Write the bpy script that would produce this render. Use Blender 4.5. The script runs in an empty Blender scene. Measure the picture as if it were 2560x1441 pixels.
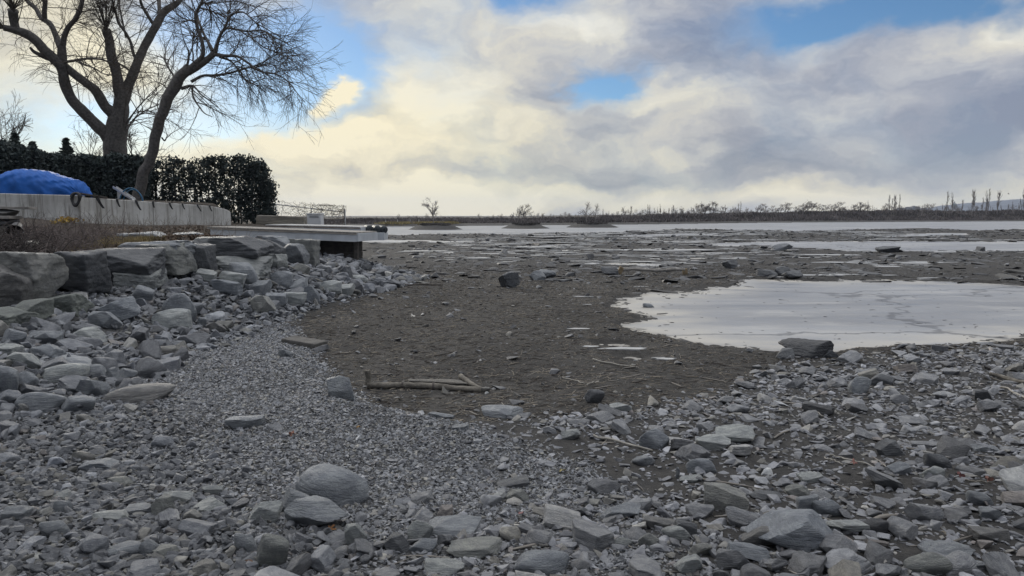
import bpy, bmesh, math, random
import numpy as np
from mathutils import Vector, Matrix

# ------------------------------------------------------------------ camera, light, exposure
SC = bpy.context.scene
W0, H0, F, HY, CZ = 2560.0, 1441.0, 1800.0, 540.0, 1.65     # the photo's frame, focal length in its pixels, horizon row, eye height
PITCH = math.atan((H0 / 2 - HY) / F)
cam_d = bpy.data.cameras.new('camera')
cam_d.sensor_width = 36.0
cam_d.lens = 36.0 * F / W0
cam_d.clip_start = 0.05
cam_d.clip_end = 20000
cam = bpy.data.objects.new('camera', cam_d)
SC.collection.objects.link(cam)
cam.location = (0, 0, CZ)
cam.rotation_euler = (math.radians(90) - PITCH, 0, 0)
SC.camera = cam
SC.view_settings.view_transform = 'Standard'
SC.view_settings.look = 'None'
SC.view_settings.exposure = 0.0
SC.view_settings.gamma = 1.0
SC.view_settings.use_curve_mapping = False
SUN_AZ, SUN_EL = math.radians(-26), math.radians(13)
sun_d = bpy.data.lights.new('sun', 'SUN')
sun_d.energy = 1.5
sun_d.angle = math.radians(12)
sun_d.color = (1.0, 0.93, 0.82)
sun = bpy.data.objects.new('sun', sun_d)
SC.collection.objects.link(sun)
sdir = Vector((math.sin(SUN_AZ) * math.cos(SUN_EL), math.cos(SUN_AZ) * math.cos(SUN_EL), math.sin(SUN_EL)))
sun.rotation_euler = sdir.to_track_quat('Z', 'Y').to_euler()


def lin(r, g, b):
    def f(c):
        c /= 255.0
        return c / 12.92 if c <= 0.04045 else ((c + 0.055) / 1.055) ** 2.4
    return (f(r), f(g), f(b), 1.0)


def ray(px, py):
    """direction of a picture point, scaled to unit forward ground distance where possible"""
    x = (px - W0 / 2) / F
    y = -(py - H0 / 2) / F
    c, s = math.cos(PITCH), math.sin(PITCH)
    return np.array((x, c + y * s, -s + y * c))


def at(px, py, Y):
    r = ray(px, py)
    return np.array((0, 0, CZ)) + r * (Y / r[1])


def azel(px, py):
    r = ray(px, py)
    return math.atan2(r[0], r[1]), math.asin(r[2] / np.linalg.norm(r))


def proj(P):
    P = np.asarray(P, float)
    c, s = math.cos(PITCH), math.sin(PITCH)
    dz = P[..., 2] - CZ
    d = P[..., 1] * c - dz * s
    d = np.where(np.abs(d) < 1e-6, 1e-6, d)
    up = P[..., 1] * s + dz * c
    return W0 / 2 + F * P[..., 0] / d, H0 / 2 - F * up / d, d


class NT:
    """small node-tree writer"""
    def __init__(self, nt):
        self.nt = nt
        nt.nodes.clear()

    def n(self, t, **kw):
        nd = self.nt.nodes.new(t)
        ins = kw.pop('ins', None)
        for k, v in kw.items():
            setattr(nd, k, v)
        if ins:
            for k, v in ins.items():
                self.set(nd.inputs[k], v)
        return nd

    def set(self, sock, v):
        if isinstance(v, bpy.types.NodeSocket):
            self.nt.links.new(v, sock)
        elif isinstance(v, bpy.types.Node):
            self.nt.links.new(v.outputs[0], sock)
        else:
            sock.default_value = v

    def math(self, op, a, b=None, c=None, clamp=False):
        nd = self.nt.nodes.new('ShaderNodeMath')
        nd.operation = op
        nd.use_clamp = clamp
        for i, v in enumerate((a, b, c)):
            if v is not None:
                self.set(nd.inputs[i], v)
        return nd.outputs[0]

    def vmath(self, op, a, b=None):
        nd = self.nt.nodes.new('ShaderNodeVectorMath')
        nd.operation = op
        self.set(nd.inputs[0], a)
        if b is not None:
            self.set(nd.inputs[3 if op == 'SCALE' else 1], b)
        return nd.outputs[0]

    def noise(self, vec, scale, detail=4.0, rough=0.55, dist=0.0):
        nd = self.n('ShaderNodeTexNoise')
        if vec is not None:
            self.set(nd.inputs['Vector'], vec)
        nd.inputs['Scale'].default_value = scale
        nd.inputs['Detail'].default_value = detail
        nd.inputs['Roughness'].default_value = rough
        nd.inputs['Distortion'].default_value = dist
        return nd

    def mix(self, fac, a, b, blend='MIX'):
        nd = self.nt.nodes.new('ShaderNodeMix')
        nd.data_type = 'RGBA'
        nd.blend_type = blend
        self.set(nd.inputs[0], fac)
        self.set(nd.inputs[6], a)
        self.set(nd.inputs[7], b)
        return nd.outputs[2]

    def ramp(self, fac, stops, interp='LINEAR'):
        nd = self.nt.nodes.new('ShaderNodeValToRGB')
        nd.color_ramp.interpolation = interp
        el = nd.color_ramp.elements
        while len(el) < len(stops):
            el.new(0.5)
        for e, (p, c) in zip(el, stops):
            e.position = p
            e.color = c if len(c) == 4 else (*c, 1)
        self.set(nd.inputs[0], fac)
        return nd.outputs[0]

    def mapr(self, v, a, b, c=0.0, d=1.0, smooth=True):
        nd = self.nt.nodes.new('ShaderNodeMapRange')
        nd.interpolation_type = 'SMOOTHSTEP' if smooth else 'LINEAR'
        for i, x in enumerate((v, a, b, c, d)):
            self.set(nd.inputs[i], x)
        return nd.outputs[0]


# ------------------------------------------------------------------ sky: Nishita blue behind procedural cloud
def build_world():
    w = bpy.data.worlds.new('World')
    SC.world = w
    w.use_nodes = True
    t = NT(w.node_tree)
    d = t.n('ShaderNodeTexCoord').outputs['Generated']
    sep = t.n('ShaderNodeSeparateXYZ', ins={0: d})
    az = t.math('ARCTAN2', sep.outputs[0], sep.outputs[1])
    el = t.math('ARCSINE', sep.outputs[2])
    base = t.n('ShaderNodeCombineXYZ', ins={0: az, 1: el}).outputs[0]
    # ragged edges: the blob coordinates are stirred by two sizes of noise
    st = t.vmath('MULTIPLY', base, (1.0, 1.6, 1.0))
    w1 = t.vmath('SUBTRACT', t.noise(st, 5.0, 5, 0.55).outputs['Color'], (0.5, 0.5, 0.5))
    w2 = t.vmath('SUBTRACT', t.noise(st, 17.0, 5, 0.6).outputs['Color'], (0.5, 0.5, 0.5))
    wp = t.vmath('ADD', t.vmath('SCALE', w1, 0.22), t.vmath('SCALE', w2, 0.055))
    wp = t.vmath('MULTIPLY', wp, (1.0, 0.62, 0.0))
    co = t.vmath('ADD', base, wp)

    def blob(px, py, rx, ry, amp, acc):
        a, e = azel(px, py)
        v = t.vmath('MULTIPLY', t.vmath('SUBTRACT', co, (a, e, 0)), (F / rx, F / ry, 0))
        g = t.n('ShaderNodeTexGradient', gradient_type='QUADRATIC_SPHERE', ins={0: v})
        return t.math('MULTIPLY_ADD', g.outputs[1], amp, acc)

    f1 = t.noise(t.vmath('MULTIPLY', co, (1.0, 1.7, 1.0)), 4.2, 9, 0.56).outputs[0]
    f2 = t.noise(t.vmath('ADD', t.vmath('MULTIPLY', co, (1.0, 2.2, 1.0)), (7.3, 2.1, 0.4)), 5.5, 9, 0.58).outputs[0]
    cov = t.math('MULTIPLY_ADD', f1, 0.75, 0.42)
    for b in HOLES:
        cov = blob(*b, cov)
    cover = t.mapr(cov, 0.08, 0.92)
    br = t.math('MULTIPLY_ADD', f2, 1.9, -0.47)
    for b in TONES:
        br = blob(*b, br)
    cloud = t.ramp(br, [(0.08, lin(138, 146, 165)), (0.32, lin(166, 170, 182)), (0.52, lin(194, 195, 198)),
                        (0.72, lin(221, 218, 208)), (1.0, lin(246, 242, 228))])
    br = t.math('ADD', br, t.mapr(el, 0.42, 1.0, 0.0, 0.25))
    warm = t.math('ADD', 0.0, 0.0)
    for b in WARM:
        warm = blob(*b, warm)
    warm = t.math('MINIMUM', warm, 1.0)
    cloud = t.mix(warm, cloud, t.mix(1.0, cloud, (1.07, 1.01, 0.84, 1), 'MULTIPLY'))
    # cloud brightness added overhead, out of frame, to light the ground and stone tops
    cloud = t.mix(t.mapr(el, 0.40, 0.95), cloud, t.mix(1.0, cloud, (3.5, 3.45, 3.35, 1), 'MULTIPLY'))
    # unseen sky away from the sun, darkened so camera-facing sides contrast with tops
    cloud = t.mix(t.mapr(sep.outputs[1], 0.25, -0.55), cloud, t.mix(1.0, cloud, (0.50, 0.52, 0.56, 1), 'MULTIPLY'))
    sky = t.n('ShaderNodeTexSky', sky_type='NISHITA')
    sky.sun_disc = False
    sky.sun_elevation = SUN_EL
    sky.sun_rotation = SUN_AZ
    sky.air_density = 1.0
    sky.dust_density = 0.15
    sky.ozone_density = 5.0
    b1 = t.n('ShaderNodeBackground', ins={0: sky.outputs[0], 1: 0.11})
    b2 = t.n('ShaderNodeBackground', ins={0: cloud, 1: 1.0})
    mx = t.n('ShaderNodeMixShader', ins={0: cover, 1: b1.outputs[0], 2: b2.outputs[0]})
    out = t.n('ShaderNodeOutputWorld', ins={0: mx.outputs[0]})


HOLES = [(810, 110, 200, 330, -1.0), (1250, -30, 260, 130, -1.4), (1500, 215, 130, 95, -1.5), (2310, 0, 600, 125, -1.6), (2050, 30, 280, 80, -0.4),
         (640, 180, 330, 260, -1.0), (560, 330, 360, 90, -0.5), (150, 300, 420, 100, -0.55), (500, 40, 220, 140, -0.45),
         (805, 258, 60, 50, 1.6), (800, 355, 380, 60, 1.0), (1050, 130, 240, 160, -0.25)]
TONES = [(330, 190, 620, 480, 0.75), (950, 500, 900, 170, 0.6), (1080, 290, 460, 260, 0.55), (720, 380, 480, 130, 0.5), (1250, 380, 480, 140, 0.3), (2300, 500, 900, 90, 0.2), (1450, 80, 300, 150, 0.5), (1010, 220, 200, 120, 0.25),
         (1520, 275, 420, 100, 0.42), (790, 335, 260, 45, 0.8), (805, 252, 90, 60, 1.2), (2440, 95, 320, 90, 0.45), (1700, 400, 260, 60, 0.2),
         (1900, 508, 1900, 100, 0.55), (2330, 230, 560, 170, -0.38), (2100, 210, 300, 120, -0.2), (2050, 415, 600, 110, -0.4), (900, 408, 420, 80, -0.75), (1120, 430, 260, 70, -0.3),
         (1750, 45, 460, 130, -0.42), (1400, 240, 240, 100, -0.5), (1560, 445, 420, 80, -0.35), (1600, 150, 300, 90, -0.15), (2480, 330, 240, 120, -0.25)]
WARM = [(250, 250, 1300, 700, 1.0), (900, 450, 1600, 480, 1.5), (1900, 505, 2400, 200, 0.7)]
build_world()


# ------------------------------------------------------------------ numpy helpers
def _hash(i, j, k, seed):
    h = (i * 374761393 + j * 668265263 + k * 2147483647 + seed * 974634777) & 0x7FFFFFFF
    h = (h ^ (h >> 13)) * 1274126177 & 0x7FFFFFFF
    return ((h ^ (h >> 16)) & 0xFFFF) / 65535.0


def vnoise(P, seed=0):
    """value noise in [-1,1]; P (...,3)"""
    P = np.asarray(P, float)
    i0 = np.floor(P).astype(np.int64)
    f = P - i0
    f = f * f * f * (f * (f * 6 - 15) + 10)
    r = 0
    for dx in (0, 1):
        for dy in (0, 1):
            for dz in (0, 1):
                w = (f[..., 0] if dx else 1 - f[..., 0]) * (f[..., 1] if dy else 1 - f[..., 1]) * (f[..., 2] if dz else 1 - f[..., 2])
                r = r + w * _hash(i0[..., 0] + dx, i0[..., 1] + dy, i0[..., 2] + dz, seed)
    return r * 2 - 1


def fbm(P, seed=0, octv=4, gain=0.5):
    P = np.asarray(P, float)
    a, r, s = 1.0, 0, 0.0
    for o in range(octv):
        r = r + a * vnoise(P * (2.03 ** o), seed + o * 17)
        s += a
        a *= gain
    return r / s


def fbm2(X, Y, sc, seed=0, octv=4, gain=0.5):
    return fbm(np.stack([np.asarray(X) * sc, np.asarray(Y) * sc, np.zeros_like(np.asarray(X, float)) + 0.37], -1), seed, octv, gain)


def sst(a, b, x):
    t = np.clip((np.asarray(x, float) - a) / (b - a), 0, 1)
    return t * t * (3 - 2 * t)


def link(o, parent=None):
    SC.collection.objects.link(o)
    if parent is not None:
        o.parent = parent
    return o


def mesh_np(name, V, faces, mat=None, smooth=False, parent=None, col=None, loc=None):
    """one mesh object from vertex array and a list of (n,k) face index arrays"""
    V = np.asarray(V, np.float32)
    if loc is not None:
        V = V - np.asarray(loc, np.float32)
    if not isinstance(faces, (list, tuple)):
        faces = [faces]
    faces = [np.asarray(f, np.int32) for f in faces if len(f)]
    me = bpy.data.meshes.new(name)
    me.vertices.add(len(V))
    me.vertices.foreach_set('co', V.ravel())
    tot = np.concatenate([np.full(len(f), f.shape[1], np.int32) for f in faces])
    idx = np.concatenate([f.ravel() for f in faces])
    me.loops.add(len(idx))
    me.loops.foreach_set('vertex_index', idx)
    me.polygons.add(len(tot))
    st = np.zeros(len(tot), np.int32)
    st[1:] = np.cumsum(tot)[:-1]
    me.polygons.foreach_set('loop_start', st)
    me.polygons.foreach_set('use_smooth', np.full(len(tot), bool(smooth)))
    me.update(calc_edges=True)
    if col is not None:
        ca = me.color_attributes.new('tone', 'FLOAT_COLOR', 'POINT')
        c4 = np.ones((len(V), 4), np.float32)
        c4[:, :col.shape[1]] = col
        ca.data.foreach_set('color', c4.ravel())
    if mat is not None:
        me.materials.append(mat)
    o = bpy.data.objects.new(name, me)
    if loc is not None:
        o.location = loc
    return link(o, parent)


def tag(o, label=None, cat=None, group=None, kind=None):
    if label:
        o['label'] = label
    if cat:
        o['category'] = cat
    if group:
        o['group'] = group
    if kind:
        o['kind'] = kind
    return o


def empty(name, loc, label, cat, group=None):
    o = bpy.data.objects.new(name, None)
    o.empty_display_size = 0.2
    o.location = [float(x) for x in loc]
    link(o)
    return tag(o, label, cat, group)


def child(o, parent):
    """parent a mesh built in world coordinates under an empty that is only translated"""
    o.parent = parent
    o.location = Vector(o.location) - Vector(parent.location)
    return o


class MB:
    """collects boxes, bars and tubes; build() links them as ONE mesh object"""
    def __init__(self):
        self.V, self.F = [], {}
        self.n = 0

    def add(self, V, faces):
        V = np.asarray(V, float)
        for f in faces:
            f = np.asarray(f, int)
            self.F.setdefault(f.shape[1], []).append(f + self.n)
        self.V.append(V.reshape(-1, 3))
        self.n += len(V.reshape(-1, 3))
        return self

    def box(self, c, s, rz=0.0, rx=0.0, ry=0.0, bev=0.0):
        """bevelled box: centre, full size"""
        bm = bmesh.new()
        bmesh.ops.create_cube(bm, size=1.0)
        for v in bm.verts:
            v.co = Vector((v.co.x * s[0], v.co.y * s[1], v.co.z * s[2]))
        if bev > 0:
            bmesh.ops.bevel(bm, geom=bm.edges[:], offset=bev, segments=2, affect='EDGES', profile=0.6)
        M = Matrix.Rotation(rz, 4, 'Z') @ Matrix.Rotation(rx, 4, 'X') @ Matrix.Rotation(ry, 4, 'Y')
        bm.verts.index_update()
        V = [tuple(Vector(c) + (M @ v.co)) for v in bm.verts]
        for f in bm.faces:
            ix = np.array([[v.index for v in f.verts]], int)
            self.F.setdefault(ix.shape[1], []).append(ix + self.n)
        bm.free()
        self.V.append(np.array(V))
        self.n += len(V)
        return self

    def tube(self, P, r, sides=8, cap=True):
        P = np.asarray(P, float)
        r = np.broadcast_to(np.asarray(r, float), (len(P),)).copy()
        if cap:
            e0, e1 = P[0] + (P[0] - P[1]) * 1e-3, P[-1] + (P[-1] - P[-2]) * 1e-3
            P = np.vstack([e0, P, e1])
            r = np.concatenate([[1e-4], r, [1e-4]])
        V, Fq = tubes(P[None], r[None], sides)
        return self.add(V, [Fq])

    def build(self, name, mat, parent=None, smooth=False, loc=None):
        V = np.concatenate(self.V)
        fs = [np.concatenate(v) for v in self.F.values()]
        o = mesh_np(name, V, fs, mat, smooth)
        if parent is not None:
            child(o, parent)
        return o


def tubes(P, R, sides=4):
    """M polylines of N points each -> verts, quads"""
    P = np.asarray(P, float)
    R = np.asarray(R, float)
    M, N, _ = P.shape
    T = np.gradient(P, axis=1)
    T /= np.linalg.norm(T, axis=2, keepdims=True) + 1e-12
    D = P[:, -1] - P[:, 0]
    D /= np.linalg.norm(D, axis=1, keepdims=True) + 1e-12
    ref = np.where(np.abs(D[:, 2:3]) > 0.8, np.array([[1.0, 0.13, 0]]), np.array([[0.05, 0.1, 1.0]]))
    U = np.cross(T, ref[:, None, :])
    U /= np.linalg.norm(U, axis=2, keepdims=True) + 1e-12
    Wv = np.cross(T, U)
    a = np.arange(sides) * 2 * np.pi / sides
    V = P[:, :, None] + R[:, :, None, None] * (np.cos(a)[:, None] * U[:, :, None] + np.sin(a)[:, None] * Wv[:, :, None])
    V = V.reshape(-1, 3)
    m = np.arange(M)[:, None, None] * (N * sides)
    n = np.arange(N - 1)[None, :, None] * sides
    k = np.arange(sides)[None, None, :]
    k2 = (k + 1) % sides
    q = np.stack([m + n + k, m + n + k2, m + n + sides + k2, m + n + sides + k], -1).reshape(-1, 4)
    return V, q


def catmull(P, n):
    P = np.asarray(P, float)
    if len(P) < 3:
        t = np.linspace(0, 1, n)[:, None]
        return P[0] * (1 - t) + P[-1] * t
    Q = np.vstack([2 * P[0] - P[1], P, 2 * P[-1] - P[-2]])
    u = np.linspace(0, len(P) - 1 - 1e-9, n)
    i = u.astype(int)
    t = (u - i)[:, None]
    p0, p1, p2, p3 = Q[i], Q[i + 1], Q[i + 2], Q[i + 3]
    return 0.5 * (2 * p1 + (p2 - p0) * t + (2 * p0 - 5 * p1 + 4 * p2 - p3) * t * t + (3 * p1 - p0 - 3 * p2 + p3) * t ** 3)


# ------------------------------------------------------------------ materials
MATS = {}


def mat(name, build):
    if name in MATS:
        return MATS[name]
    m = bpy.data.materials.new(name)
    m.use_nodes = True
    t = NT(m.node_tree)
    p = t.n('ShaderNodeBsdfPrincipled')
    t.n('ShaderNodeOutputMaterial', ins={0: p.outputs[0]})
    build(t, p)
    MATS[name] = m
    return m


def simple(name, c, rough=0.7, var=0.25, scale=6.0, bump=0.0, bscale=40.0, metal=0.0, spec=0.4):
    def b(t, p):
        co = t.n('ShaderNodeTexCoord').outputs['Object']
        n = t.noise(co, scale, 6, 0.6).outputs[0]
        f = t.mapr(n, 0.3, 0.7)
        lo = tuple(x * (1 - var) for x in c) + (1,)
        hi = tuple(min(1, x * (1 + var)) for x in c) + (1,)
        t.set(p.inputs['Base Color'], t.mix(f, lo, hi))
        p.inputs['Roughness'].default_value = rough
        p.inputs['Metallic'].default_value = metal
        p.inputs['Specular IOR Level'].default_value = spec
        if bump:
            bn = t.n('ShaderNodeBump', ins={'Height': t.noise(co, bscale, 5, 0.65), 'Strength': bump, 'Distance': 0.02})
            t.set(p.inputs['Normal'], bn.outputs[0])
    return mat(name, b)


def stone_mat(name, source):
    """rock: source 'object' reads the object colour, 'attr' the tone attribute of merged rubble"""
    def b(t, p):
        tc = t.n('ShaderNodeTexCoord')
        if source != 'attr':
            oi = t.n('ShaderNodeObjectInfo')
            colr = oi.outputs['Color']
            co = t.vmath('ADD', tc.outputs['Object'], t.vmath('SCALE', t.n('ShaderNodeCombineXYZ', ins={0: oi.outputs['Random'], 1: oi.outputs['Random'], 2: oi.outputs['Random']}).outputs[0], 37.0))
        else:
            colr = t.n('ShaderNodeAttribute', attribute_name='tone').outputs['Color']
            co = tc.outputs['Object']
        k = {'object': 1.0, 'attr': 8.0, 'boulder': 1.7}[source]
        n1 = t.noise(co, 1.6 * k, 7, 0.62).outputs[0]
        n2 = t.noise(co, 9.0 * k, 6, 0.7).outputs[0]
        lay = t.noise(t.vmath('MULTIPLY', co, (1.0, 1.3, 7.0)), 1.5 * k, 5, 0.6).outputs[0]
        n3 = t.noise(co, 34.0 * k, 3, 0.6).outputs[0]
        c1 = t.mix(t.mapr(n1, 0.32, 0.68), t.mix(1.0, colr, (0.70, 0.715, 0.74, 1), 'MULTIPLY'), t.mix(1.0, colr, (1.25, 1.24, 1.20, 1), 'MULTIPLY'))
        c2 = t.mix(t.mapr(lay, 0.46, 0.62, 0.0, 0.45), c1, t.mix(1.0, colr, (0.62, 0.62, 0.64, 1), 'MULTIPLY'))
        # pale scuffs and lichen, dark pits
        c3 = t.mix(t.mapr(n2, 0.56, 0.70, 0.0, 0.6), c2, t.mix(1.0, colr, (1.75, 1.72, 1.62, 1), 'MULTIPLY'))
        c4 = t.mix(t.mapr(n3, 0.36, 0.24, 0.0, 0.45), c3, t.mix(1.0, colr, (0.4, 0.4, 0.42, 1), 'MULTIPLY'))
        t.set(p.inputs['Base Color'], c4)
        p.inputs['Roughness'].default_value = 0.60
        p.inputs['Specular IOR Level'].default_value = 0.5
        h = t.math('ADD', t.math('MULTIPLY', n2, 0.6), t.math('MULTIPLY', lay, 0.7))
        h = t.math('ADD', h, t.math('MULTIPLY', n3, 0.35))
        bn = t.n('ShaderNodeBump', ins={'Height': h, 'Strength': 0.9, 'Distance': {'object': 0.045, 'attr': 0.012, 'boulder': 0.03}[source]})
        t.set(p.inputs['Normal'], bn.outputs[0])
    return mat(name, b)


STONE_O = stone_mat('stone', 'object')
STONE_A = stone_mat('rubble_stone', 'attr')
STONE_B = stone_mat('boulder_stone', 'boulder')
# ------------------------------------------------------------------ terrain
Z_BED, Z_ICE = -0.42, -0.452


def plane_pt(px, py, z=Z_BED):
    r = ray(px, py)
    k = (z - CZ) / r[2]
    return np.array((r[0] * k, r[1] * k))


TOE = np.array([(0, -4.3), (5.0, -4.3), (7.0, -4.15), (10, -4.5), (13.5, -4.55), (16, -4.2), (18.5, -3.85), (21.5, -3.35), (24, -3.1),
                (25.5, -4.3), (27, -6.1), (30, -8.0), (36, -9.8), (42, -11.6), (50, -22), (70, -50), (130, -130), (300, -400), (6000, -6000)], float)
GRAV = np.array([(0, 0.9), (3.5, 0.8), (5.0, 0.4), (6.0, -0.3), (6.7, -0.95), (7.1, -1.5), (8.4, -2.15), (10.4, -3.0), (12.0, -3.7),
                 (13.8, -4.45), (20, -5.2), (6000, -6000)], float)
# right hand rubble: its far limit as a function of X
RUB = np.array([(-60, 5.2), (-1.2, 6.2), (0.0, 6.75), (1.0, 6.9), (1.9, 7.5), (3.0, 9.0), (4.0, 10.2), (7.5, 11.0), (14, 12.5), (60, 13)], float)
WALL_A = [(-60, 23.0), (-26, 24.4), (at(196, 540, 25.2)[0], 25.2), (at(578, 540, 31.6)[0], 31.6)]     # concrete wall on the ground plan
WALL_X, WALL_Y = np.array([p[0] for p in WALL_A]), np.array([p[1] for p in WALL_A])
WEND = WALL_X[-1]

PONDS_PX = [
    [(1535, 768), (1575, 752), (1640, 736), (1760, 714), (1780, 706), (1860, 698), (2100, 697), (2300, 701), (2560, 707), (3400, 715), (3400, 838), (2560, 849),
     (2450, 860), (2300, 868), (2200, 873), (2050, 873), (1880, 866), (1760, 856), (1680, 840), (1600, 820), (1590, 814), (1660, 796), (1650, 786), (1580, 778)],
    [(1740, 607), (1950, 602), (2560, 602), (3300, 602), (3300, 633), (2560, 630), (2250, 631), (2080, 628), (1980, 622), (1890, 616), (1700, 614)],
    [(1710, 630), (1745, 626), (1800, 627), (1880, 631), (1830, 635), (1745, 636)],
    [(1495, 659), (1550, 656), (1680, 658), (1665, 663), (1540, 663)],
    [(1620, 645), (1680, 643), (1810, 644), (1780, 648), (1650, 648)],
    [(1540, 669), (1600, 668), (1650, 671), (1560, 672)],
    [(860, 599), (960, 598), (1165, 602), (1150, 605), (1000, 610), (860, 609)],
    [(880, 614), (985, 616), (960, 619), (880, 618)], [(895, 622), (966, 624), (950, 627), (890, 626)],
    [(1176, 602), (1206, 601), (1210, 603), (1180, 604)], [(1205, 598), (1283, 597), (1290, 603), (1215, 603)],
    [(1288, 597), (1440, 594), (1610, 595), (1600, 600), (1400, 601), (1300, 601)],
    [(1337, 588), (1450, 588), (1445, 590), (1345, 590)], [(1500, 588), (1620, 583), (1870, 582), (1860, 588), (1700, 592), (1510, 592)],
    [(1500, 596), (1600, 597), (1590, 600), (1510, 599)],
    [(1209, 613), (1290, 614), (1463, 606), (1455, 611), (1400, 618), (1310, 621), (1250, 617)],
    [(1140, 629), (1200, 627), (1290, 628), (1280, 632), (1160, 632)], [(1290, 624), (1440, 624), (1430, 629), (1360, 627), (1300, 629)],
    [(1266, 634), (1392, 634), (1380, 638), (1280, 637)], [(1160, 649), (1255, 650), (1240, 652), (1165, 652)],
    [(1034, 630), (1056, 630), (1054, 634), (1036, 634)],
    [(2180, 587), (2300, 583), (2430, 582), (2420, 590), (2280, 593), (2190, 593)],
    [(2042, 581), (2140, 580), (2130, 584), (2050, 585)], [(2440, 578), (2560, 577), (2560, 581), (2450, 580)],
    [(1930, 641), (2010, 640), (2000, 644), (1940, 644)], [(2190, 658), (2290, 659), (2280, 663), (2200, 662)],
    [(1505, 856), (1545, 855), (1588, 860), (1560, 865), (1520, 864)], [(1570, 888), (1620, 890), (1600, 897), (1560, 894)],
    # the broad far sheet
    [(500, 567), (1000, 566), (1300, 563.5), (1600, 561), (1900, 556.8), (2560, 553.2), (3600, 552.5), (3600, 572), (2560, 574), (2440, 577), (2300, 571.5),
     (2200, 573), (2080, 577), (2000, 580), (1850, 576), (1700, 573.5), (1560, 582), (1400, 584), (1300, 588), (1160, 587), (960, 589), (700, 590), (500, 590)],
]
PONDS = [np.array([plane_pt(*p) for p in q]) for q in PONDS_PX]
SHORE = np.array([(-6000, 60), (-60, 120)] + [tuple(plane_pt(px, py)) for px, py in [(900, 566.6), (1000, 566), (1300, 563.5), (1600, 561), (1900, 556.8), (2560, 553.2)]] + [(600, 330), (6000, 900)], float)
BANK_H = np.array([(-6000, 0.5), (-40, 0.5), (-15, 0.55), (10, 0.7), (30, 1.0), (60, 1.6), (100, 2.4), (150, 3.3), (300, 3.6), (6000, 4)], float)


def poly_sdf(P, Q):
    """signed distance (negative inside) of points P (n,2) to polygon Q"""
    d2 = np.full(len(P), 1e18)
    ins = np.zeros(len(P), bool)
    n = len(Q)
    for i in range(n):
        a, b = Q[i], Q[(i + 1) % n]
        e = b - a
        w = P - a
        t = np.clip((w @ e) / (e @ e), 0, 1)
        r = w - t[:, None] * e
        d2 = np.minimum(d2, (r * r).sum(1))
        c = ((a[1] > P[:, 1]) != (b[1] > P[:, 1]))
        xx = e[0] * (P[:, 1] - a[1]) / (e[1] if abs(e[1]) > 1e-12 else 1e-12) + a[0]
        ins ^= c & (P[:, 0] < xx)
    d = np.sqrt(d2)
    return np.where(ins, -d, d)


def pond_sdf(X, Y):
    P = np.stack([X, Y], -1).reshape(-1, 2)
    out = np.full(len(P), 9.0)
    far = np.clip(P[:, 1] / 40.0, 0.12, 6.0)
    # shorelines are ragged mostly along the view-wide direction
    nz = fbm(np.stack([P[:, 0] * 0.9, P[:, 1] * 0.35, np.zeros(len(P))], -1), 5, 4, 0.6)
    nl = fbm(np.stack([P[:, 0] * 0.30, P[:, 1] * 0.22, np.zeros(len(P))], -1), 6, 3, 0.6)
    nf = fbm(np.stack([P[:, 0] * 0.30, P[:, 1] * 1.5 / (1 + 0.03 * P[:, 1]), np.zeros(len(P))], -1), 7, 3, 0.65)
    for Q in PONDS:
        m = 2.0 + 0.05 * Q[:, 1].max()
        s = (P[:, 0] > Q[:, 0].min() - m) & (P[:, 0] < Q[:, 0].max() + m) & (P[:, 1] > Q[:, 1].min() - m) & (P[:, 1] < Q[:, 1].max() + m)
        if not s.any():
            continue
        d = poly_sdf(P[s], Q)
        size = min(1.0, 0.25 * (Q[:, 1].max() - Q[:, 1].min()))
        out[s] = np.minimum(out[s], d + nz[s] * min(0.8, 0.6 * size) * np.minimum(2.6, far[s] * 2.6) + nl[s] * min(0.5, 0.5 * size) + nf[s] * np.maximum(0.42, 0.010 * P[s, 1]) * (0.4 + 0.6 * size))
    return out.reshape(np.shape(X))


ISLANDS = [(1078, 575, 80, 0.62, 'a'), (1316, 572, 72, 0.6, 'b'), (1490, 569.5, 78, 0.6, 'c')]
ISL = []
for (px, py, hw, hh, _k) in ISLANDS:
    c = plane_pt(px, py)
    ISL.append((c[0], c[1] + 6, hw * c[1] / F, 6.5, hh * 1.15))


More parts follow.
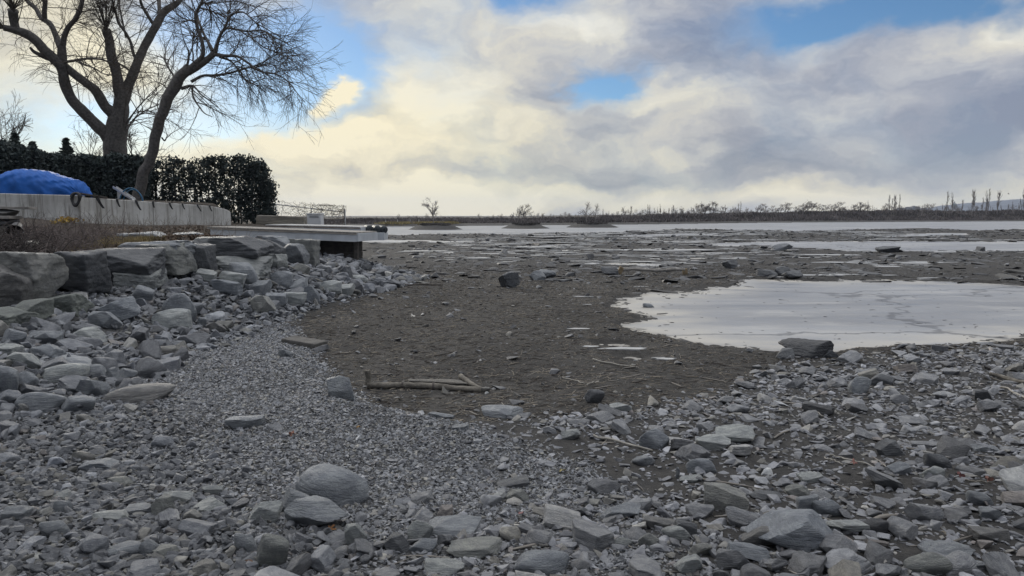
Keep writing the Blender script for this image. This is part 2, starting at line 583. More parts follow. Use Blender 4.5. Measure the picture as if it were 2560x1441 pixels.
def G(X, Y, detail=True):
    X = np.asarray(X, float)
    Y = np.asarray(Y, float)
    Yp = np.maximum(Y, 0)
    base = -0.40 * sst(2.5, 9.5, Yp)
    gx = np.interp(Yp, GRAV[:, 0], GRAV[:, 1])
    base = base + 0.13 * sst(0.35, -0.5, X - gx) * sst(4.5, 7.0, Yp) * sst(16, 12, Yp)
    lumps = fbm2(X, Y, 0.45, 3, 4) * 0.05 + fbm2(X, Y, 2.6, 9, 3) * 0.018
    nearf = sst(2.0, 7.0, Yp)
    z = base + lumps * (0.35 + 0.65 * nearf)
    # ponds: the bed dips below the ice sheet
    sd = pond_sdf(X, Y)
    wd = np.clip(0.10 + Yp * 0.012, 0.1, 1.6)
    rough = fbm(np.stack([X * 0.55, Y * 0.22, X * 0], -1), 21, 4, 0.6)
    far = sst(24, 60, Yp)
    bank = Z_BED + 0.035 + rough * (0.05 + 0.10 * far) + far * 0.05
    kb = sst(8.0, 13.0, Yp)
    z = z * (1 - kb) + np.maximum(bank, Z_ICE + 0.008) * kb
    z = np.where(Yp > 8.5, np.maximum(z, Z_ICE + 0.008), z)
    fine = fbm(np.stack([X * 2.2, Y * 0.9, X * 0], -1), 23, 4, 0.65) * sst(45, 25, Yp) + rough * sst(25, 45, Yp)
    bot = Z_ICE - 0.006 - 0.075 * sst(0.0, -1.3 - 0.02 * Yp, sd) + 0.030 * fine
    kk = sst(-wd * 0.5, wd, sd + 0.35 * wd * fine)
    z = np.where(sd < wd, z * kk + bot * (1 - kk), z)
    # mud islands
    for (cx, cy, rx, ry, hh) in ISL:
        q = np.sqrt(((X - cx) / rx) ** 2 + ((Y - cy) / ry) ** 2)
        z = np.maximum(z, (Z_ICE - 0.1) + (hh + 0.1) * sst(1.02, 0.45, q + 0.05 * rough))
    # far shore: mud beach, then the scrub-grown bank
    ys = np.interp(X, SHORE[:, 0], SHORE[:, 1])
    t2 = (Y - ys) / np.clip(ys * 0.14, 12, 60)
    bh = np.interp(X, BANK_H[:, 0], BANK_H[:, 1])
    zb = Z_ICE - 0.05 + 0.35 * sst(-0.04, 0.12, t2) + (bh + 0.1) * sst(0.25, 0.8, t2)
    z = np.where(t2 > -0.05, np.maximum(z * (t2 < 0), zb), z)
    # the near left shore: rubble slope, boulder step, terrace, upper yard
    tx = np.interp(Y, TOE[:, 0], TOE[:, 1])
    t = (tx - X)
    steep = 1.0 + 1.3 * sst(24, 30, Y)
    ts = t * steep
    slope = 0.52 * sst(-0.25, 3.0, ts) + 0.02 * np.clip(ts, 0, 3)
    step = 0.55 * sst(3.15, 3.55, ts)
    terr = 0.03 * sst(4.5, 9.0, ts) + 0.10 * sst(8, 14, ts) + 0.30 * sst(-13.5, -17.5, X) * sst(4.5, 9.0, ts)
    lift = 0.42 * sst(9, 17, Yp) * sst(-0.3, 2.6, ts) * (1 - 0.75 * sst(17.5, 22.5, Yp) * sst(-12.0, -9.5, X))
    shore = slope + step + terr + lift
    wob = fbm2(X, Y, 0.8, 31, 3) * 0.05 * sst(3.6, 4.5, ts)
    z = z + (shore + wob) * sst(3.0, 5.5, Yp + np.clip(ts, 0, 2))
    # yard behind the concrete wall
    yw = np.interp(X, WALL_X, WALL_Y)
    zy = 2.36 - 0.28 * sst(-17, -11.5, X)
    beh = sst(0.52, 0.85, Y - yw)
    side = sst(WEND + 0.5, WEND - 0.5, X + 0.42 * np.clip(Y - 31.0, 0, 60))
    yard = beh * side * sst(75, 55, Y)
    z = np.where(yard > 0, z * (1 - yard) + np.maximum(z, zy) * yard, z)
    return z


def hit(px, py):
    """first ground point under a picture point"""
    r = ray(px, py)
    s = np.concatenate([np.linspace(1.5, 40, 900), np.geomspace(40.2, 3000, 500)]) / r[1]
    P = np.array((0, 0, CZ)) + s[:, None] * r
    g = G(P[:, 0], P[:, 1])
    b = np.nonzero(P[:, 2] <= g)[0]
    if not len(b):
        return P[-1]
    i = b[0]
    if i == 0:
        return P[0]
    d0, d1 = P[i - 1, 2] - g[i - 1], P[i, 2] - g[i]
    k = d0 / (d0 - d1)
    return P[i - 1] * (1 - k) + P[i] * k


def ground_masks(X, Y):
    Yp = np.maximum(Y, 0)
    gx = np.interp(Yp, GRAV[:, 0], GRAV[:, 1])
    nz = fbm2(X, Y, 1.3, 41, 4) * 0.45
    grav = sst(0.35, -0.25, X - gx + nz * sst(2, 7, Yp) * 0.7 + nz * 1.2 * (1 - sst(4, 6.5, Yp)))
    tx = np.interp(Y, TOE[:, 0], TOE[:, 1])
    t = (tx - X) * (1.0 + 1.3 * sst(24, 30, Y))
    terr = sst(3.0, 3.7, t)
    rub = np.interp(X, RUB[:, 0], RUB[:, 1])
    brown = sst(-0.5, 0.5, Y - rub + nz) * sst(34, 15, Y) * sst(-0.2, 0.3, pond_sdf(X, Y) + 0.2)
    ys = np.interp(X, SHORE[:, 0], SHORE[:, 1])
    far = sst(0.15, 0.35, (Y - ys) / np.clip(ys * 0.14, 12, 60))
    return grav, brown * (1 - grav) * (1 - terr), terr, far


def build_ground():
    dep = np.concatenate([np.linspace(2.2, 0.62, 60), np.linspace(0.615, 0.12, 470), np.linspace(0.1195, 0.0067, 330), np.linspace(0.0066, 0.0036, 24)])
    rr = np.concatenate([[0.25], 1.65 / dep[dep < 2.0], [600, 900, 1400, 2200, 3200, 4800]])
    rr = np.unique(rr)
    azd = np.radians(np.concatenate([np.linspace(-180, -44, 36)[:-1], np.linspace(-44, 44, 760), np.linspace(44, 180, 36)[1:-1]]))
    A, R = np.meshgrid(azd, rr)
    X, Y = R * np.sin(A), R * np.cos(A)
    Z = G(X, Y)
    g, b, t, f = ground_masks(X, Y)
    fine = sst(16, 6, np.abs(R))
    Z = Z + fine * 0.010 * fbm2(X, Y, 9, 77, 4, 0.65) + (1 - t) * sst(60, 20, R) * b * 0.016 * fbm2(X, Y, 5, 78, 4, 0.7)
    n, m = len(rr), len(azd)
    V = np.stack([X, Y, Z], -1).reshape(-1, 3)
    i = np.arange(n - 1)[:, None] * m
    j = np.arange(m)[None, :]
    j2 = (j + 1) % m
    q = np.stack([i + j, i + m + j, i + m + j2, i + j2], -1).reshape(-1, 4)[:, ::-1]
    c0 = len(V)
    V = np.vstack([V, [[0, 0, float(G(0.0, 0.0))]]])
    jj = np.arange(m)
    tri = np.stack([np.full(m, c0), jj, (jj + 1) % m], -1)[:, ::-1]
    col = np.stack([g, b, t, f], -1).reshape(-1, 4)
    col = np.vstack([col, [[1, 0, 0, 0]]])

    def mt(tn, p):
        at_ = tn.n('ShaderNodeAttribute', attribute_name='tone')
        sp = tn.n('ShaderNodeSeparateColor', ins={0: at_.outputs['Color']})
        co = tn.n('ShaderNodeTexCoord').outputs['Object']
        na = tn.noise(co, 0.7, 6, 0.6).outputs[0]
        nb = tn.noise(co, 7.0, 7, 0.7).outputs[0]
        nc = tn.noise(co, 42.0, 5, 0.7).outputs[0]
        wide = tn.noise(tn.vmath('MULTIPLY', co, (0.06, 0.18, 1.0)), 1.0, 5, 0.6).outputs[0]
        vo = tn.n('ShaderNodeTexVoronoi', ins={'Vector': co, 'Scale': 55.0})
        mudd = tn.mix(tn.mapr(nb, 0.3, 0.7), (0.032, 0.032, 0.033, 1), (0.075, 0.072, 0.069, 1))
        mudd = tn.mix(tn.mapr(wide, 0.4, 0.7, 0.0, 0.5), mudd, (0.080, 0.075, 0.069, 1))
        brown = tn.mix(tn.mapr(nb, 0.32, 0.68), (0.030, 0.029, 0.0275, 1), (0.084, 0.080, 0.0755, 1))
        brown = tn.mix(tn.mapr(na, 0.42, 0.62, 0.0, 0.75), brown, (0.040, 0.038, 0.036, 1))
        vs = tn.n('ShaderNodeSeparateColor', ins={0: vo.outputs['Color']})
        grv = tn.mix(vs.outputs[0], (0.05, 0.051, 0.053, 1), (0.15, 0.152, 0.155, 1))
        grv = tn.mix(tn.mapr(vo.outputs['Distance'], 0.35, 0.75, 0.0, 0.8), grv, (0.045, 0.045, 0.047, 1))
        ter = tn.mix(tn.mapr(nb, 0.3, 0.7), (0.042, 0.036, 0.031, 1), (0.11, 0.092, 0.076, 1))
        fr = tn.mix(tn.mapr(wide, 0.3, 0.7), (0.06, 0.055, 0.05, 1), (0.11, 0.10, 0.08, 1))
        c = tn.mix(sp.outputs[1], mudd, brown)
        c = tn.mix(sp.outputs[0], c, grv)
        c = tn.mix(sp.outputs[2], c, ter)
        c = tn.mix(at_.outputs['Alpha'], c, fr)
        tn.set(p.inputs['Base Color'], c)
        p.inputs['Roughness'].default_value = 0.9
        p.inputs['Specular IOR Level'].default_value = 0.25
        h = tn.math('ADD', tn.math('MULTIPLY', nb, 1.2), tn.math('MULTIPLY', nc, 0.9))
        bn = tn.n('ShaderNodeBump', ins={'Height': h, 'Strength': 1.0, 'Distance': 0.035})
        tn.set(p.inputs['Normal'], bn.outputs[0])
    o = mesh_np('ground', V, [q, tri], mat('lake_bed', mt), smooth=True, col=col)
    o['kind'] = 'structure'
    return o


def build_ice():
    def mt(t, p):
        co = t.n('ShaderNodeTexCoord').outputs['Object']
        st = t.vmath('MULTIPLY', co, (0.35, 1.0, 1.0))
        a = t.noise(st, 0.22, 6, 0.6, 0.6).outputs[0]
        b = t.noise(st, 1.7, 6, 0.65).outputs[0]
        fine = t.noise(st, 14.0, 5, 0.7).outputs[0]
        c = t.ramp(a, [(0.34, (0.19, 0.195, 0.21)), (0.5, (0.28, 0.285, 0.295)), (0.66, (0.40, 0.40, 0.395))])
        c = t.mix(t.mapr(b, 0.52, 0.7, 0.0, 0.55), c, (0.45, 0.45, 0.44, 1))
        c = t.mix(t.mapr(b, 0.44, 0.3, 0.0, 0.5), c, (0.15, 0.157, 0.172, 1))
        c = t.mix(t.mapr(fine, 0.60, 0.75, 0.0, 0.5), c, (0.17, 0.17, 0.18, 1))
        at_ = t.n('ShaderNodeSeparateColor', ins={0: t.n('ShaderNodeAttribute', attribute_name='tone').outputs['Color']})
        # the rim froze onto mud: paler, warmer, stained
        c = t.mix(t.math('MULTIPLY', t.math('SUBTRACT', 1.0, at_.outputs[0]), t.mapr(b, 0.25, 0.6)), c, (0.45, 0.43, 0.385, 1))
        c = t.mix(t.math('MULTIPLY', t.math('SUBTRACT', 1.0, at_.outputs[1]), t.mapr(fine, 0.35, 0.6, 0.1, 0.8)), c, (0.20, 0.185, 0.16, 1))
        # long healed cracks
        vo = t.n('ShaderNodeTexVoronoi', feature='DISTANCE_TO_EDGE', ins={'Vector': t.vmath('ADD', t.vmath('MULTIPLY', co, (0.5, 0.8, 1.0)), t.vmath('SCALE', t.noise(co, 0.5, 4, 0.6).outputs['Color'], 1.6)), 'Scale': 0.16})
        c = t.mix(t.mapr(vo.outputs[0], 0.012, 0.003, 0.0, 0.65), c, (0.07, 0.07, 0.075, 1))
        t.set(p.inputs['Base Color'], c)
        t.set(p.inputs['Roughness'], t.mapr(b, 0.3, 0.7, 0.30, 0.55))
        p.inputs['Specular IOR Level'].default_value = 0.45
        p.inputs['IOR'].default_value = 1.31
        bn = t.n('ShaderNodeBump', ins={'Height': b, 'Strength': 0.12, 'Distance': 0.03})
        t.set(p.inputs['Normal'], bn.outputs[0])
    rr = np.concatenate([np.linspace(8.5, 30, 130), np.geomspace(30.3, 480, 150)])
    azd = np.radians(np.linspace(-40, 62, 360))
    A, R = np.meshgrid(azd, rr)
    X, Y = R * np.sin(A), R * np.cos(A)
    n, k = R.shape
    V = np.stack([X, Y, np.full_like(X, Z_ICE)], -1).reshape(-1, 3)
    ii = np.arange(n - 1)[:, None] * k
    jj = np.arange(k - 1)[None]
    q = np.stack([ii + jj, ii + jj + 1, ii + k + jj + 1, ii + k + jj], -1).reshape(-1, 4)[:, ::-1]
    sd = pond_sdf(X, Y)
    e = np.stack([sst(0.0, -2.2, sd), sst(-0.05, -0.45, sd), np.zeros_like(sd)], -1).reshape(-1, 3)
    o = mesh_np('ice', V, q, mat('frozen_water', mt), col=e)
    o['kind'] = 'structure'


build_ground()
build_ice()
# ------------------------------------------------------------------ stones
RNG = np.random.default_rng(11)
_ICO = {}


def ico(k):
    if k not in _ICO:
        bm = bmesh.new()
        bmesh.ops.create_icosphere(bm, subdivisions=k, radius=1.0)
        V = np.array([v.co[:] for v in bm.verts])
        V /= np.linalg.norm(V, axis=1, keepdims=True)
        Fc = np.array([[v.index for v in f.verts] for f in bm.faces])
        bm.free()
        _ICO[k] = (V, Fc)
    return _ICO[k]


def rock_shape(seed, k, sharp=18, planes=13, rough=0.05, flat=1.0, strata=0.0, boxy=False):
    """a broken stone: the unit sphere cut by random planes, its edges worn by a power norm; spans about -1..1"""
    r = np.random.default_rng(seed)
    D, Fc = ico(k)
    n = r.normal(size=(planes, 3))
    n /= np.linalg.norm(n, axis=1, keepdims=True)
    n = np.vstack([n, -n[:planes // 2] + r.normal(size=(planes // 2, 3)) * 0.25, [[0, 0, 1], [0, 0, -1], [1, 0, 0], [-1, 0, 0], [0, 1, 0], [0, -1, 0]]])
    n /= np.linalg.norm(n, axis=1, keepdims=True)
    d = np.concatenate([r.uniform(0.58, 1.0, len(n) - 6), r.uniform(0.70, 0.86, 6) if boxy else r.uniform(0.92, 1.12, 6)])
    c = np.maximum(D @ n.T, 0) / d
    rad = (c ** sharp).sum(1) ** (-1.0 / sharp)
    V = D * rad[:, None]
    if rough:
        V = V * (1 + rough * fbm(V * 1.7 + seed * 3.1, seed, 3)[:, None] + rough * 0.45 * fbm(V * 6.0 + seed, seed + 5, 3, 0.6)[:, None])
    if strata:
        zz = V[:, 2] + 0.15 * V[:, 0] + 0.1 * fbm(V * 1.5, seed + 9, 2)
        V[:, :2] *= (1 + strata * np.sign(np.sin(zz * 14 + seed)) * np.clip(np.abs(np.sin(zz * 14 + seed)) * 2, 0, 1))[:, None]
    V -= (V.max(0) + V.min(0)) / 2
    V /= (V.max(0) - V.min(0)).max() / 2
    V[:, 2] *= flat
    return V, Fc


def shape_mesh(name, seed, k, **kw):
    V, Fc = rock_shape(seed, k, **kw)
    V = V / ((V.max(0) - V.min(0)) / 2)            # fills the unit cube: scale = half size
    o = mesh_np(name, V, Fc, STONE_O, smooth=True)
    me = o.data
    try:
        me.set_sharp_from_angle(angle=math.radians(38))
    except Exception:
        pass
    bpy.data.objects.remove(o)
    return me


# shared meshes: angular, worn, slabby
PROTO = {'a': [shape_mesh('broken_stone', 100 + i, 5, sharp=60, planes=6 + i % 4, rough=0.05, strata=0.008 * (i % 2), boxy=i % 3 == 0) for i in range(9)],
         'r': [shape_mesh('worn_stone', 200 + i, 5, sharp=10, planes=10, rough=0.06) for i in range(6)],
         's': [shape_mesh('slab_stone', 300 + i, 5, sharp=55, planes=6, rough=0.06, strata=0.008, boxy=i % 2 == 0) for i in range(7)]}

TONE = {'grey': (0.274, 0.293, 0.317), 'dark': (0.131, 0.139, 0.152), 'blue': (0.242, 0.263, 0.292), 'pale': (0.376, 0.396, 0.396), 'tan': (0.300, 0.303, 0.289),
        'cream': (0.376, 0.396, 0.396), 'olive': (0.257, 0.267, 0.257), 'brown': (0.187, 0.186, 0.184), 'black': (0.071, 0.074, 0.082), 'moss': (0.201, 0.221, 0.204),
        'rust': (0.270, 0.225, 0.211)}
TAKEN = []                 # (x, y, radius) of placed stones
INDIV = []                 # individual stones for the relative labels


def put_stone(name, me, loc, size, rot, tone, label, cat='stone', group=None, jit=0.08):
    o = bpy.data.objects.new(name, me)
    o.location = [float(v) for v in loc]
    o.scale = [float(v) / 2 for v in size]
    o.rotation_euler = [float(v) for v in rot]
    c = np.array(TONE[tone] if isinstance(tone, str) else tone) * (1 + RNG.uniform(-jit, jit))
    o.color = (*[float(v) for v in c], 1)
    link(o)
    return tag(o, label, cat, group)


# boulders of the shore wall: x0 x1 top bottom, tone, shape (sharp), label. They stand on the line of the bank.
def put_boulder(seed, loc, size, rot, tone, label, group, **kw):
    V, Fc = rock_shape(seed, 6, **kw)
    V = V / ((V.max(0) - V.min(0)) / 2) * (np.array(size) / 2)
    V = V + fbm(V * 3.0 + seed, seed, 3, 0.6)[:, None] * 0.018
    o = mesh_np('boulder', V, Fc, STONE_B, smooth=True)
    try:
        o.data.set_sharp_from_angle(angle=math.radians(38))
    except Exception:
        pass
    o.location = [float(v) for v in loc]
    o.rotation_euler = [float(v) for v in rot]
    o.color = (*[float(v) for v in np.array(TONE[tone] if isinstance(tone, str) else tone) * (1 + RNG.uniform(-0.05, 0.05))], 1)
    return tag(o, label, 'boulder', group)


def wall_d(px):
    return 1.0 / (0.0962 + (0.0500 - 0.0962) * px / 780.0)


BOULDERS = [
    (-75, 62, 655, 782, 'brown', 9, 0.0, 'brown grey rounded boulder cut by the photo edge at the start of the shore wall'),
    (22, 132, 632, 748, 'tan', 22, 0.03, 'tan cracked blocky boulder between the edge boulder and the big smooth boulder'),
    (118, 264, 626, 744, 'dark', 8, 0.0, 'big smooth dark barrel shaped boulder with a pale underside'),
    (236, 400, 622, 700, 'dark', 20, 0.02, 'long dark boulder block beside the big smooth boulder'),
    (308, 398, 672, 722, 'cream', 16, 0.02, 'pale cream block wedged under the long dark boulder'),
    (370, 470, 608, 684, 'olive', 26, 0.02, 'olive tan boulder with a leaning wedge face'),
    (456, 524, 612, 690, 'dark', 20, 0.0, 'upright dark boulder between the leaning wedge and the cream ledge'),
    (500, 660, 592, 656, 'dark', 20, 0.03, 'wide flat topped dark blue boulder above the cream ledge'),
    (497, 658, 640, 694, 'cream', 20, 0.03, 'cream layered ledge block under the flat topped boulder'),
    (644, 704, 600, 652, 'dark', 18, 0.02, 'dark boulder on top beside the flat topped boulder'),
    (658, 708, 636, 690, 'cream', 24, 0.0, 'cream standing stone leaning in the gap of the boulder wall'),
    (694, 762, 612, 676, 'grey', 15, 0.0, 'grey boulder with a pale lower half near the dock'),
    (734, 790, 600, 664, 'olive', 18, 0.02, 'last olive grey boulder of the wall beneath the dock beam'),
    (100, 205, 735, 800, 'moss', 20, 0.0, 'greenish block at the foot of the big smooth boulder'),
    (52, 104, 752, 808, 'moss', 20, 0.0, 'small green tinted block below the tan boulder'),
    (-30, 60, 770, 815, 'moss', 18, 0.0, 'mossy green stone under the edge boulder'),
]
BACK_BOULDERS = [   # px x0 x1 top bottom, distance
    (310, 440, 583, 616, 16.5, 'grey', 14, 'flat grey slab lying on the terrace behind the wall boulders'),
    (425, 500, 584, 612, 18.0, 'blue', 14, 'small blue grey slab at the end of the terrace slab'),
    (300, 475, 606, 640, 14.6, 'grey', 18, 'long flat layered slab on top of the leaning wedge boulder'),
    (535, 640, 598, 622, 19.5, 'brown', 16, 'brownish flat slab on the terrace near the dock beam'),
    (640, 740, 592, 622, 20.8, 'grey', 16, 'jagged grey slab right under the dock beam'),
]


def build_boulders():
    n = 0
    for (x0, x1, y0, y1, tone, sharp, strata, label) in BOULDERS:
        cx = (x0 + x1) / 2
        d = wall_d(cx) - (0.35 if y1 - y0 < 60 and y0 > 635 else 0)
        if tone == 'moss':
            d -= 0.9
        w, h = (x1 - x0) * d / F, (y1 - y0) * d / F
        dp = min(1.5, 0.55 * w + 0.4)
        c = at(cx, (y0 + y1) / 2, d + dp * 0.42)
        put_boulder(500 + n, c, (w * 1.14, dp, h * 1.08), (RNG.uniform(-.04, .04), RNG.uniform(-.04, .04), RNG.uniform(-.10, .10)), tuple(np.array(TONE[tone]) * 0.60), label, 'boulders of the shore wall',
                    boxy=sharp >= 12, sharp=max(10, sharp * 2.2), planes=4 if sharp >= 16 else 7, rough=0.08, strata=strata * 0.3)
        TAKEN.append((c[0], c[1], 0.45 * min(w, dp)))
        n += 1
    for (x0, x1, y0, y1, d, tone, sharp, label) in BACK_BOULDERS:
        w, h = (x1 - x0) * d / F, (y1 - y0) * d / F
        c = at((x0 + x1) / 2, (y0 + y1) / 2, d)
        put_boulder(600 + n, (c[0], c[1], c[2] - 0.04), (w, 0.9, h + 0.12), (RNG.uniform(-.05, .05), RNG.uniform(-.04, .04), RNG.uniform(-.2, .2)), tuple(np.array(TONE[tone]) * 0.75), label, 'boulders of the shore wall',
                    boxy=True, sharp=sharp * 2.5, planes=4, rough=0.08, strata=0.01)
        n += 1
    # lone boulders out on the lake bed
    for (x0, x1, y0, y1, tone, sharp, strata, label) in [
        (1972, 2094, 853, 898, 'black', 13, 0.0, 'large cracked dark boulder at the near edge of the big frozen pool'),
        (1944, 1990, 872, 900, 'dark', 20, 0.0, 'small dark chip boulder leaning on the cracked boulder by the pool'),
        (2062, 2100, 874, 898, 'dark', 16, 0.0, 'low dark boulder at the pool side end of the cracked boulder'),
        (1245, 1298, 682, 722, 'dark', 30, 0.0, 'dark split boulder standing alone on the brown mud'),
        (1936, 1984, 611, 630, 'grey', 9, 0.0, 'domed grey boulder at the edge of the second ice pool'),
        (2200, 2250, 618, 634, 'dark', 8, 0.0, 'low dark boulder on the second ice pool shore beyond the domed one'),
        (1808, 1847, 651, 674, 'dark', 16, 0.0, 'square dark boulder on the mud bar between two ice pools'),
        (1898, 1946, 676, 695, 'dark', 10, 0.0, 'rounded boulder at the far bank of the big frozen pool'),
        (1934, 1976, 668, 692, 'dark', 14, 0.0, 'pointed boulder behind the pair at the far bank of the big pool'),
        (1962, 2020, 679, 699, 'dark', 14, 0.0, 'long flat boulder touching the far ice edge of the big pool'),
        (1322, 1362, 679, 703, 'grey', 22, 0.0, 'grey wedge boulder behind the dark split boulder'),
        (1348, 1390, 676, 700, 'grey', 14, 0.0, 'round topped grey boulder next to the grey wedge'),
        (1505, 1548, 669, 690, 'dark', 10, 0.0, 'dark rounded boulder beside the broken plank'),
    ]:
        g = hit((x0 + x1) / 2, y1 - 2)
        d = g[1]
        w, h = (x1 - x0) * d / F, (y1 - y0) * d / F
        put_boulder(700 + n, (g[0], g[1] + 0.3 * w, g[2] + h * 0.5 - 0.03), (w * 1.05, w * 0.75, h * 1.15), (0, 0, RNG.uniform(-.3, .3)), tuple(np.array(TONE[tone]) * 0.7), label, 'boulders on the lake bed',
                    sharp=sharp * 1.5, planes=9, rough=0.10, strata=0.0)
        TAKEN.append((g[0], g[1] + 0.3 * w, w * 0.5))
        n += 1


build_boulders()

